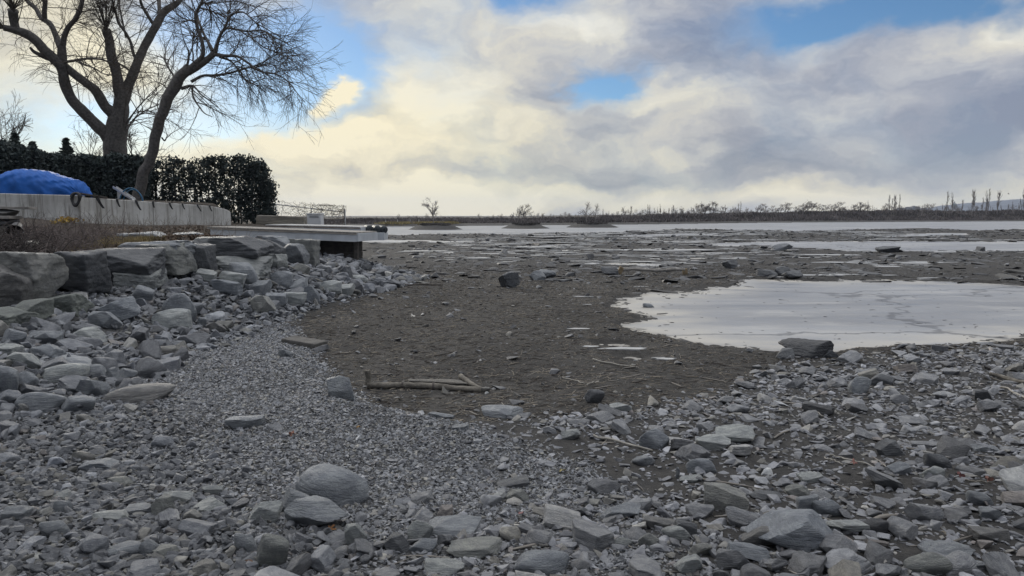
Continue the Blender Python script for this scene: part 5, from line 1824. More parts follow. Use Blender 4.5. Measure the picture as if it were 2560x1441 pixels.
LB = rank_labels(SMALL, '{} small bare tree {}', lambda px: min(SWORD, key=lambda z: abs(z[0] - px))[1])
for p in SMALL:
    far_tree('round' if RNG.uniform() < 0.6 else 'bent', p[0], p[1], LB[p], 'small trees of the far shore', 0.6 + 0.7 * RNG.uniform(), wide=RNG.uniform(0.7, 1.2))


def tufts(name, B, h, w, rng, m, label, cat, n_blade=1):
    """thin upright blades at base points B"""
    n = len(B)
    hh = (np.asarray(h) * rng.uniform(0.5, 1.3, n))[:, None]
    a = rng.uniform(0, np.pi, n)
    dx = np.stack([np.cos(a), np.sin(a), np.zeros(n)], -1) * (w * rng.uniform(0.5, 1.3, n))[:, None]
    tip = B + np.stack([rng.normal(size=n) * 0.35, rng.normal(size=n) * 0.35, np.ones(n)], -1) * hh
    V = np.stack([B - dx, B + dx, tip], 1).reshape(-1, 3)
    o = mesh_np(name, V, np.arange(n * 3).reshape(-1, 3), m)
    return tag(o, label, cat, None, 'stuff')


def far_scrub():
    rng = np.random.default_rng(51)
    n = 46000
    px = rng.uniform(780, 2900, n)
    fr = rng.uniform(0.27, 1.25, n)
    X0 = (px - W0 / 2) / F
    # shoreline distance per picture column by table
    tab = np.arange(760, 2921, 20)
    bp = np.array([bank_pos(p, 0.0)[1] for p in tab])
    sh = np.interp(px, tab, bp)
    w = np.clip(sh * 0.14, 12, 60)
    Y = sh + w * fr
    X = X0 * Y
    z = G(X, Y)
    h = np.where(px < 1500, 0.55, 0.95) * (0.55 + 0.9 * np.clip(fbm2(X, Y, 0.12, 15, 3) + 0.5, 0, 1.4))
    B = np.stack([X, Y, z - 0.05], -1)
    m = simple('scrub', (0.135, 0.120, 0.118), 0.95, 0.35, 0.08)  # scrub colour lightened to carry some of the far haze
    tufts('undergrowth', B, h, 0.28, rng, m, 'dark leafless scrub covering the far bank', 'scrub')
    k = 3000
    B, hs = [], []
    for (cx, cy, rx, ry, hh) in ISL:
        q = np.sqrt(rng.uniform(0, 1, k)) * 0.5
        a = rng.uniform(0, 6.28, k)
        P = np.stack([cx + q * rx * np.cos(a), cy + q * ry * np.sin(a)], -1)
        B.append(np.stack([P[:, 0], P[:, 1], G(P[:, 0], P[:, 1]) - 0.03], -1))
    tufts('island_scrub', np.concatenate(B), np.full(3 * k, 0.26), 0.12, rng, simple('island_scrub', (0.10, 0.092, 0.088), 0.95, 0.3, 0.3), 'low dark scrub on top of the three mud islands', 'scrub')
    # dry grass shelf with the white posts
    n = 5000
    P = np.array([bank_pos(a, b) for a, b in zip(rng.uniform(955, 1135, 200), rng.uniform(0.05, 0.22, 200))])
    k = rng.integers(0, 200, n)
    B = P[k] + np.stack([rng.normal(size=n) * 0.6, rng.normal(size=n) * 0.8, np.zeros(n)], -1)
    B[:, 2] = G(B[:, 0], B[:, 1])
    tufts('dry_grass', B, np.full(n, 0.45), 0.12, rng, simple('straw_grass', (0.30, 0.25, 0.12), 0.9, 0.3, 0.5), 'yellow dry grass below the white posts on the far shore', 'grass')


far_scrub()


def near_weeds():
    rng = np.random.default_rng(61)

    def region(n, x0, x1, y0, y1):
        m = 500
        P = np.array([hit(a, b) for a, b in zip(rng.uniform(x0, x1, m), rng.uniform(y0, y1, m))])
        P = P[(toe_t(P[:, 0], P[:, 1]) > 2.9) & (P[:, 1] < 30)]
        k = rng.integers(0, len(P), n)
        B = P[k, :2] + rng.normal(size=(n, 2)) * 0.22
        return np.stack([B[:, 0], B[:, 1], G(B[:, 0], B[:, 1])], -1)

    def canes(B, L, sag, r0, lean=0.8):
        n = len(B)
        N = 7
        D = unit(rng.normal(size=(n, 3)) * np.array((lean, lean, 0.25)) + np.array((0, 0, 0.8)))
        st = (L * rng.uniform(0.5, 1.3, n) / (N - 1))[:, None]
        pts = [B]
        for q in range(N - 1):
            D = unit(D + np.array((0, 0, -sag)) * (0.3 + q / N) + rng.normal(size=D.shape) * 0.13)
            nx = pts[-1] + D * st
            pts.append(nx)
        return np.stack(pts, 1), np.linspace(r0, r0 * 0.5, N)[None] * rng.uniform(0.7, 1.3, n)[:, None]
    brown = simple('bramble_cane', (0.135, 0.112, 0.105), 0.9, 0.4, 2.0)
    grey = simple('dead_stalk', (0.22, 0.19, 0.16), 0.9, 0.3, 2.0)
    B = region(2300, 60, 250, 575, 636)
    P, R = canes(B, 0.40, 0.32, 0.006)
    Bs = region(160, 60, 330, 560, 640)
    P2, R2 = canes(Bs, 0.6, 0.08, 0.006, 0.45)
    o = merge_tubes('brambles', [(P, R, 3), (P2, R2, 3)], brown)
    tag(o, 'tangle of leafless brown brambles in front of the concrete wall', 'brambles', None, 'stuff')
    B = region(900, -40, 84, 600, 648)
    P, R = canes(B, 0.5, 0.45, 0.010)
    root = gz((at(20, 640, 12.0)))
    o = merge_tubes('bush', [(P, R, 4)], simple('dark_cane', (0.05, 0.042, 0.04), 0.9, 0.3, 2.0))
    tag(o, 'dark dense twiggy bush overhanging the first boulders', 'bush')
    B = region(5200, 205, 415, 600, 632)
    tufts('dry_grass', B, np.full(len(B), 0.10), 0.008, rng, simple('dead_grass', (0.25, 0.20, 0.10), 0.9, 0.35, 1.5), 'patch of flattened yellow grass on the terrace behind the boulders', 'grass')
    # fallen leaves and stalks along the wall foot
    B = region(7000, 60, 660, 568, 622)
    V, q = leaf_quads(B + np.array((0, 0, 0.02)), 0.06, rng, 1.5, 0.0)
    o = mesh_np('leaf_litter', V, q, simple('leaf_litter', (0.135, 0.098, 0.072), 0.9, 0.5, 3.0))
    tag(o, 'brown fallen leaves spread over the terrace along the wall', 'leaf litter', None, 'stuff')
    B = region(520, 130, 620, 566, 600)
    P, R = canes(B, 0.45, 0.06, 0.005, 0.5)
    o = merge_tubes('weeds', [(P, R, 3)], grey)
    tag(o, 'thin dead weed stalks along the foot of the wall', 'weeds', None, 'stuff')


near_weeds()


def mud_litter():
    rng = np.random.default_rng(71)

    def sticks(n, x0, x1, y0, y1, dens, L, r, m, name, label):
        X = rng.uniform(x0, x1, n)
        Y = y0 + (y1 - y0) * rng.uniform(0, 1, n) ** 1.3
        k = rng.uniform(0, 1, n) < dens(X, Y)
        X, Y = X[k], Y[k]
        px, py, d = proj(np.stack([X, Y, X * 0], -1))
        k = (px > -60) & (px < W0 + 60) & (py < H0 + 80)
        X, Y = X[k], Y[k]
        n = len(X)
        a = rng.normal(0, 1.0, n) + np.where(rng.uniform(0, 1, n) < 0.25, 1.5, 0)
        l = L * np.exp(rng.normal(0, 0.6, n))
        t = np.linspace(-0.5, 0.5, 4)[None]
        bend = rng.normal(0, 0.18, n)[:, None] * (t ** 2)
        PX = X[:, None] + l[:, None] * (t * np.cos(a)[:, None] - bend * np.sin(a)[:, None])
        PY = Y[:, None] + l[:, None] * (t * np.sin(a)[:, None] + bend * np.cos(a)[:, None])
        rad = r * np.exp(rng.normal(0, 0.35, n))
        Z = G(PX, PY) + rad[:, None] * 0.8 + np.abs(rng.normal(0, 0.004, (n, 1))) * (1 + 2 * t)
        P = np.stack([PX, PY, Z], -1)
        R = rad[:, None] * np.array([[0.6, 1, 0.95, 0.5]])
        o = merge_tubes(name, [(P, R, 4)], m)
        tag(o, label, 'litter', None, 'stuff')
    pale = simple('bleached_reed', (0.26, 0.23, 0.185), 0.9, 0.35, 1.0)
    dark = simple('wet_twig', (0.055, 0.046, 0.04), 0.85, 0.4, 1.0)
    grey = simple('grey_twig', (0.20, 0.185, 0.165), 0.9, 0.35, 1.0)
    sticks(26000, -6, 9, 6.3, 26, in_mud, 0.06, 0.0024, pale, 'reed_litter', 'bleached bits of reed scattered over the brown mud')
    sticks(22000, -6, 10, 6.3, 30, in_mud, 0.08, 0.003, dark, 'twig_litter', 'dark wet twigs and weed lying flat on the brown mud')
    sticks(420, -3, 8, 3.0, 12, lambda a, b: np.maximum(in_mud(a, b) * 0.6, in_rubble(a, b)), 0.26, 0.0048, grey, 'stick_litter', 'grey sticks lying between the stones and on the mud')
    # clods: the mud is broken into crumbs
    n = 26000
    X = rng.uniform(-6, 14, n)
    Y = 6.3 + 22 * rng.uniform(0, 1, n) ** 1.4
    k = rng.uniform(0, 1, n) < in_mud(X, Y)
    X, Y = X[k], Y[k]
    r = 0.0045 * np.exp(RNG.normal(0, 0.5, len(X))) * (0.6 + 0.05 * Y)
    S = np.stack([r * 1.8, r * 1.1, r * 0.5], -1)
    col = np.array((0.075, 0.070, 0.064)) * np.exp(rng.normal(0, 0.25, len(X)))[:, None]
    merged('mud_crumbs', X, Y, G(X, Y), S, 0.15, LOW[0], col, 'crumbly clods of brown mud over the drained bed', 'mud')
    # specks of debris frozen into the ice
    n = 3600
    X = rng.uniform(2, 30, n)
    Y = 10 + 80 * rng.uniform(0, 1, n) ** 1.6
    k = (pond_sdf(X, Y) < -0.35)
    X, Y = X[k], Y[k]
    keep = rng.uniform(0, 1, len(X)) < sst(-0.4, 0.3, fbm2(X, Y, 0.25, 95, 3) + 0.1)
    X, Y = X[keep], Y[keep]
    r = 0.011 * np.exp(rng.normal(0, 0.5, len(X))) * (1 + 0.02 * Y)
    S = np.stack([r * 2.4, r * 1.0, r * 0.12], -1)
    merged('ice_debris', X, Y, np.full(len(X), Z_ICE + 0.003), S, 0.04, LOW[0], np.array((0.10, 0.10, 0.105)) * np.ones((len(X), 1)), 'dark specks of leaf and twig frozen onto the ice', 'debris')


mud_litter()
# ------------------------------------------------------------------ concrete wall and what stands on it
def wall_top(x):
    return float(np.interp(x, [-26, WALL_X[2], WALL_X[2] + 0.05, WEND], [2.62, 2.36, 2.30, 2.03]))


def build_wall():
    def mt(t, p):
        co = t.n('ShaderNodeTexCoord').outputs['Object']
        n = t.noise(co, 1.1, 7, 0.65).outputs[0]
        streak = t.noise(t.vmath('MULTIPLY', co, (3.2, 3.2, 0.22)), 2.0, 6, 0.7).outputs[0]
        f = t.noise(co, 30.0, 4, 0.7).outputs[0]
        c = t.mix(t.mapr(n, 0.3, 0.7), (0.42, 0.415, 0.395, 1), (0.62, 0.62, 0.60, 1))
        c = t.mix(t.mapr(streak, 0.48, 0.66, 0.0, 0.8), c, (0.19, 0.178, 0.155, 1))
        c = t.mix(t.mapr(streak, 0.45, 0.28, 0.0, 0.5), c, (0.62, 0.62, 0.61, 1))
        c = t.mix(t.mapr(f, 0.6, 0.8, 0.0, 0.4), c, (0.2, 0.2, 0.19, 1))
        sx = t.n('ShaderNodeSeparateXYZ', ins={0: co})
        fr = t.math('ABSOLUTE', t.math('SUBTRACT', t.math('FRACT', t.math('MULTIPLY', sx.outputs[0], 0.83)), 0.5))
        c = t.mix(t.mapr(fr, 0.012, 0.004, 0.0, 0.75), c, (0.16, 0.155, 0.145, 1))
        t.set(p.inputs['Base Color'], c)
        p.inputs['Roughness'].default_value = 0.9
        bn = t.n('ShaderNodeBump', ins={'Height': t.math('ADD', f, streak), 'Strength': 0.5, 'Distance': 0.02})
        t.set(p.inputs['Normal'], bn.outputs[0])
    m = mat('concrete', mt)
    root = empty('concrete_wall', (WALL_X[2], WALL_Y[2], 1.2), 'long pale concrete retaining wall streaked with dark stains below the hedge', 'wall')
    for i, (a, b) in enumerate([(1, 2), (2, 3)]):
        xs = np.linspace(WALL_X[a] + (0.0 if i == 0 else 0.03), WALL_X[b], 60)
        ys = np.interp(xs, [WALL_X[a], WALL_X[b]], [WALL_Y[a], WALL_Y[b]]) - (0.0 if i == 0 else 0.05)
        tz = np.array([wall_top(x) for x in xs])
        if i == 1:
            e = np.clip((xs[-1] - xs) / 0.75, 0, 1)                # the rounded end of the wall
            tz = tz - 0.22 * (1 - np.sqrt(np.clip(1 - (1 - e) ** 2, 0, 1)))
        d = np.array([WALL_X[b] - WALL_X[a], WALL_Y[b] - WALL_Y[a]])
        d /= np.linalg.norm(d)
        nrm = np.array([d[1], -d[0]])
        if nrm[1] > 0:
            nrm = -nrm
        th = 0.50
        V, Fq = [], []
        for x, y, z in zip(xs, ys, tz):
            z0 = min(float(G(x + nrm[0] * 0.1, y + nrm[1] * 0.1)), 1.6) - 0.35
            bx, by = x - nrm[0] * th, y - nrm[1] * th
            V += [(x, y, z0), (x, y, z - 0.02), (x - nrm[0] * .02, y - nrm[1] * .02, z), (bx, by, z), (bx, by, z0)]
        for k in range(len(xs) - 1):
            for j in range(4):
                Fq.append((k * 5 + j, k * 5 + j + 1, k * 5 + 6 + j, k * 5 + 5 + j))
        n5 = len(xs) * 5
        o = mesh_np('wall_section', np.array(V), [np.array(Fq), np.array([[0, 1, 2, 3, 4], [n5 - 1, n5 - 2, n5 - 3, n5 - 4, n5 - 5]])], m)
        child(o, root)
    # the pale lower footing course of the near section
    xs = np.linspace(WALL_X[1], WALL_X[2] - 0.2, 40)
    mb = MB()
    for k in range(len(xs) - 1):
        x = (xs[k] + xs[k + 1]) / 2
        y = float(np.interp(x, WALL_X, WALL_Y)) - 0.07
        zt = wall_top(x) - 0.78
        mb.box((x, y, zt - 0.3), (xs[1] - xs[0] + 0.002 * 0, 0.135, 0.6), math.atan2(WALL_Y[2] - WALL_Y[1], WALL_X[2] - WALL_X[1]))
    child(mb.build('footing', m), root)


build_wall()

RUBBER = simple('black_rubber', (0.022, 0.022, 0.024), 0.6, 0.3, 8.0)
DARKWOOD = simple('weathered_dark_wood', (0.085, 0.075, 0.068), 0.9, 0.4, 6.0, 0.5, 30.0)
GREYWOOD = simple('grey_board', (0.27, 0.255, 0.235), 0.85, 0.3, 5.0, 0.5, 30.0)
ALU = simple('dull_aluminium', (0.50, 0.51, 0.52), 0.45, 0.12, 4.0, metal=0.6)
PAINT = simple('grey_dock_paint', (0.50, 0.53, 0.56), 0.6, 0.12, 2.0, 0.15, 20.0)


def wall_pt(px, off=-0.06):
    """a point on the wall's front top edge under a picture column"""
    r = ray(px, 520)
    Ys = np.linspace(23, 33, 2000)
    X = Ys * r[0] / r[1]
    yw = np.interp(X, WALL_X, WALL_Y)
    i = int(np.argmax(Ys > yw))
    x = X[i]
    return np.array((x, Ys[i] + off, wall_top(x)))


def hanging(px, dx, drop, lab, w=0.05):
    p = wall_pt(px)
    s = 25.0 / F
    P = [p + (-0.02, 0.30, 0.012), p + (0, 0.10, 0.035), p + (0.0, -0.045, 0.02), p + (dx * 0.25 * s * 1.0, -0.075, -drop * 0.3), p + (dx * 0.7 * s, -0.085, -drop * 0.75), p + (dx * s, -0.09, -drop)]
    Q = catmull(P, 16)
    mb = MB()
    T = np.gradient(Q, axis=0)
    V = []
    for i, q in enumerate(Q):
        k = w * (1.0 - 0.45 * i / 15)
        V += [q + (-k, 0, 0), q + (k, 0, 0), q + (k, -0.016, 0.004), q + (-k, -0.016, 0.004)]
    Fq = []
    for i in range(15):
        for j in range(4):
            Fq.append((i * 4 + j, i * 4 + (j + 1) % 4, i * 4 + 4 + (j + 1) % 4, i * 4 + 4 + j))
    mb.add(np.array(V), [np.array(Fq), np.array([[3, 2, 1, 0], [60, 61, 62, 63]])])
    o = mb.build('rubber_strap', RUBBER)
    tag(o, lab, 'strap', 'straps hanging over the wall')


for a in [(250, 16, 0.36, 'widest black strap draped over the wall end of the dark board', 0.075), (298, 8, 0.27, 'black strap hanging below the foot of the metal channel'), (345, 13, 0.35, 'long slanting black strap hanging below the blue hoop', 0.06),
          (387, 4, 0.22, 'short straight black strap next after the hoop strap', 0.045), (428, 9, 0.25, 'slanting black strap in the middle of the long wall', 0.045), (460, 7, 0.22, 'narrow black strap just past the wall middle', 0.04),
          (497, 12, 0.27, 'last but one black strap before the rounded wall end', 0.045), (527, 8, 0.24, 'black strap closest to the rounded wall end', 0.04)]:
    hanging(*a)


def tarp_boat():
    d = 28.5
    prof = [(-14, 489), (-8, 470), (4, 452), (20, 438), (38, 428), (62, 423.5), (90, 424.5), (120, 430), (150, 440), (176, 446.5), (192, 451), (204, 462), (214, 476), (221, 489)]
    zb = float(G(at(100, 490, d)[0], d)) - 0.03
    n, m = 140, 60
    s = np.linspace(0, 1, n)
    pr = np.array(prof, float)
    L = np.concatenate([[0], np.cumsum(np.hypot(np.diff(pr[:, 0]), np.diff(pr[:, 1])))])
    L /= L[-1]
    px, py = np.interp(s, L, pr[:, 0]), np.interp(s, L, pr[:, 1])
    V = []
    for i in range(n):
        c = at(px[i], py[i], d)
        h = max(0.02, c[2] - zb)
        hw = 0.95 * (1 - abs(2 * s[i] - 0.9) ** 3.2 * 0.55)
        for j in range(m):
            a = math.pi * j / (m - 1)
            ca, sa = math.cos(a), math.sin(a)
            yy = math.copysign(abs(ca) ** 0.75, -ca) * hw
            zz = abs(sa) ** 0.62 * h
            fold = 0.035 * math.sin(s[i] * 34 + 3 * math.sin(j * 0.25)) * (1 - abs(sa)) ** 0.7 + 0.03 * math.sin(s[i] * 9 + j * 0.12)
            V.append((c[0] + 0.02 * math.sin(j * 1.3 + i * .4), d + yy + fold, zb + zz + 0.012 * math.sin(i * 0.7 + j * 0.5)))
    V = np.array(V)
    rid = 1 - np.abs(fbm(V * np.array((1.1, 0.8, 2.2)) + 0.7 * fbm(V, 8, 2)[:, None], 4, 3)) * 3.0
    V += fbm(V * 1.6, 3, 3)[:, None] * np.array((0.0, 0.05, 0.03)) + np.clip(rid, -0.3, 1)[:, None] * np.array((0.0, -0.014, 0.008))
    i = np.arange(n - 1)[:, None] * m
    j = np.arange(m - 1)[None]
    q = np.stack([i + j, i + j + 1, i + m + j + 1, i + m + j], -1).reshape(-1, 4)
    tm = simple('blue_tarpaulin', (0.014, 0.105, 0.40), 0.62, 0.15, 2.0, 0.35, 9.0, spec=0.25)
    root = empty('covered_boat', (at(100, 490, d)[0], d, zb), 'boat bundled under a bright blue tarp behind the concrete wall', 'boat')
    child(mesh_np('tarp', V, q, tm, smooth=True), root)
    hull = MB()
    a, b = at(-4, 489, d), at(214, 489, d)
    hull.box(((a[0] + b[0]) / 2, d, zb + 0.06), (b[0] - a[0] - 0.25, 1.2, 0.16), bev=0.03)
    child(hull.build('hull', simple('hull_grey', (0.2, 0.2, 0.21))), root)
    P = catmull([at(222, 484, d - 0.3) , at(226, 489, d - 0.6), at(230, 490, d - 0.9)], 8)


tarp_boat()


def wall_bits():
    # dark board along the wall top, black tyre hung at the bend
    a, b = wall_pt(196, 0.12), wall_pt(262, 0.12)
    mb = MB()
    c = (a + b) / 2
    mb.box((c[0], c[1], c[2] + 0.055), (np.linalg.norm(b - a), 0.20, 0.05), math.atan2(b[1] - a[1], b[0] - a[0]), 0, math.atan2(a[2] - b[2], np.linalg.norm((b - a)[:2])) + 0.03, bev=0.008)
    tag(mb.build('board', DARKWOOD), 'dark plank lying along the wall top between tarp and metal channel', 'plank')
    p = wall_pt(198, -0.17)
    th = np.linspace(0, 2 * np.pi, 26)
    P = np.stack([p[0] + 0.13 * np.cos(th) + 0.02 * np.sin(2 * th), p[1] + 0.04 * np.sin(th), p[2] - 0.12 + 0.21 * np.sin(th)], -1)
    mb = MB()
    mb.tube(P, 0.055 + 0.012 * np.sin(3 * th), 10, cap=False)
    o = mb.build('tyre', RUBBER, smooth=True)
    tag(o, 'black rubber tyre fender hanging at the bend of the wall', 'tyre')
    # tilted metal channel on a short leg
    a, b = at(286, 470, 28.6), at(334, 501, 27.6)
    root = empty('metal_channel', (b[0], b[1], b[2]), 'pale metal channel tilted on a post above the wall', 'beam')
    mb = MB()
    ax = unit(b - a)
    sd = unit(np.cross(ax, (0, 0, 1)))
    up = np.cross(sd, ax)

    def bar(c0, c1, wv, hv):
        V = []
        for c in (c0, c1):
            V += [c - wv - hv, c + wv - hv, c + wv + hv, c - wv + hv]
        mb.add(np.array(V), [np.array([[0, 1, 5, 4], [1, 2, 6, 5], [2, 3, 7, 6], [3, 0, 4, 7], [3, 2, 1, 0], [4, 5, 6, 7]])])
    bar(a, b, sd * 0.055, up * 0.012)
    bar(a + sd * 0.062 + up * 0.03, b + sd * 0.062 + up * 0.03, sd * 0.006, up * 0.045)
    bar(a - sd * 0.062 + up * 0.03, b - sd * 0.062 + up * 0.03, sd * 0.006, up * 0.045)
    child(mb.build('channel', ALU), root)
    p = at(297, 480, 28.4)
    mb2 = MB().box((p[0], p[1], p[2] - 0.3), (0.10, 0.06, 0.62))
    child(mb2.build('leg', ALU), root)
    # blue hose hoop
    c = at(328, 502, 28.2)
    th = np.linspace(-0.05, math.pi + 0.1, 30)
    for k in (0,):
        root = empty('hose_hoop', (c[0], c[1], float(G(c[0], c[1]))), 'blue bent hose standing as a hoop behind the wall', 'hose')
        mb = MB().tube(np.stack([c[0] + 0.40 * np.cos(th), c[1] + 0.1 * np.cos(th), c[2] - 0.12 + 0.60 * np.sin(th) ** 0.8 if False else c[2] - 0.12 + 0.60 * np.clip(np.sin(th), -0.2, 1)], -1), 0.026, 8)
        mb.tube(np.stack([c[0] + 0.34 * np.cos(th), c[1] + 0.16 + 0.1 * np.cos(th), c[2] - 0.12 + 0.55 * np.clip(np.sin(th), -0.2, 1)], -1), 0.022, 8)
        child(mb.build('hose', simple('blue_hose', (0.03, 0.12, 0.22), 0.5, 0.2), smooth=True), root)


wall_bits()


# ------------------------------------------------------------------ clutter at the photo's left edge
def left_clutter():
    d = 16.0

    def P(px, py, dd=d):
        return at(px, py, dd)
    s = d / F
    # upper plank on stones over a lower plank
    a, b = P(-70, 519), P(72, 521)
    c = (a + b) / 2
    root = empty('bench', (c[0], c[1], float(G(c[0], c[1]))), 'rough plank bench of grey boards on stacked stones by the brambles', 'bench')
    mb = MB().box((c[0], d + 0.1, c[2]), (b[0] - a[0], 0.34, 0.055), 0.06, 0, 0.01, bev=0.008)
    child(mb.build('seat', GREYWOOD), root)
    c = P(-10, 544)
    mb = MB().box((c[0], d + 0.05, c[2]), (0.84, 0.4, 0.07), -0.05, 0, 0, bev=0.01)
    child(mb.build('lower_board', GREYWOOD), root)
    gnd = float(G(P(10, 560)[0], d))
    for k, (x0, x1, y0, y1, tone) in enumerate([(-60, 40, 524, 541, 'brown'), (-60, 34, 549, 566, 'dark')]):
        c = P((x0 + x1) / 2, (y0 + y1) / 2)
        me = shape_mesh('support_stone', 1500 + k, 4, sharp=30, planes=8, rough=0.06)
        o = bpy.data.objects.new('support_stone', me)
        o.location = (c[0], d + 0.1, c[2])
        o.scale = ((x1 - x0) * s / 2, 0.22, (y1 - y0) * s / 2 + 0.02)
        o.color = (*TONE[tone], 1)
        link(o, root)
        o.location = Vector(o.location) - root.location
    c = P(-10, 590)
    mb = MB().box((c[0], d + 0.1, (P(0, 566)[2] + gnd) / 2 - 0.05), (0.7, 0.36, max(0.1, P(0, 566)[2] - gnd + 0.1)), bev=0.03)
    child(mb.build('support_block', simple('old_block', (0.2, 0.19, 0.17), 0.9, 0.35, 5.0, 0.5)), root)
    # black bucket tipped on its side
    c = P(40, 574, 15.2)
    root = empty('bucket', (c[0], c[1], c[2] - 0.15), 'black plastic bucket tipped over in front of the plank bench', 'bucket')
    n = 22
    th = np.linspace(0, 2 * np.pi, n, endpoint=False)
    rings = [(0.0, 0.0), (0.0, 0.105), (0.30, 0.15), (0.31, 0.162), (0.325, 0.162), (0.325, 0.148), (0.02, 0.098), (0.02, 0.0)]
    V = np.array([[x, r * math.cos(t), r * math.sin(t)] for (x, r) in rings for t in th])
    ang = 0.35
    V = V @ np.array([[math.cos(ang), math.sin(ang) * 0, -math.sin(ang)], [0, 1, 0], [math.sin(ang), 0, math.cos(ang)]])
    rz = -1.15
    V = V @ np.array([[math.cos(rz), math.sin(rz), 0], [-math.sin(rz), math.cos(rz), 0], [0, 0, 1]])
    V = V + c - V.mean(0)
    Fq = [(k * n + j, k * n + (j + 1) % n, (k + 1) * n + (j + 1) % n, (k + 1) * n + j) for k in range(len(rings) - 1) for j in range(n)]
    child(mesh_np('body', V, np.array(Fq), simple('black_plastic', (0.018, 0.018, 0.02), 0.45, 0.2), smooth=False), root)
    rim = V.reshape(len(rings), n, 3)[4]
    e0, e1 = rim[0], rim[n // 2]
    mid = (e0 + e1) / 2 + np.array((0.05, -0.06, -0.17))
    child(MB().tube(catmull([e0, (e0 + mid) / 2 + (0.02, -.02, -.07), mid, (e1 + mid) / 2 + (0.02, -.02, -.07), e1], 16), 0.006, 6).build('handle', ALU), root)
    # pale concrete block by the bush
    c = at(80, 617, 13.6)
    o = MB().box((c[0], c[1], c[2]), (0.13, 0.3, 0.21), 0.2, 0, 0.08, bev=0.012).build('concrete_block', simple('pale_block', (0.42, 0.40, 0.36), 0.9, 0.25, 8.0, 0.4))
    tag(o, 'small pale concrete block beside the dark twiggy bush', 'block')
    # yellow leaves clump at the wall foot
    rng = np.random.default_rng(4)
    c = at(166, 551, 24.0)
    L = c + rng.normal(size=(170, 3)) * np.array((0.17, 0.15, 0.04))
    V, q = leaf_quads(L, 0.08, rng, 1.8, 0.0)
    o = mesh_np('leaf_heap', V, q, simple('yellow_leaf', (0.40, 0.27, 0.06), 0.8, 0.35, 6.0))
    tag(o, 'small heap of yellow leaves at the foot of the wall', 'leaves', None, 'stuff')


left_clutter()


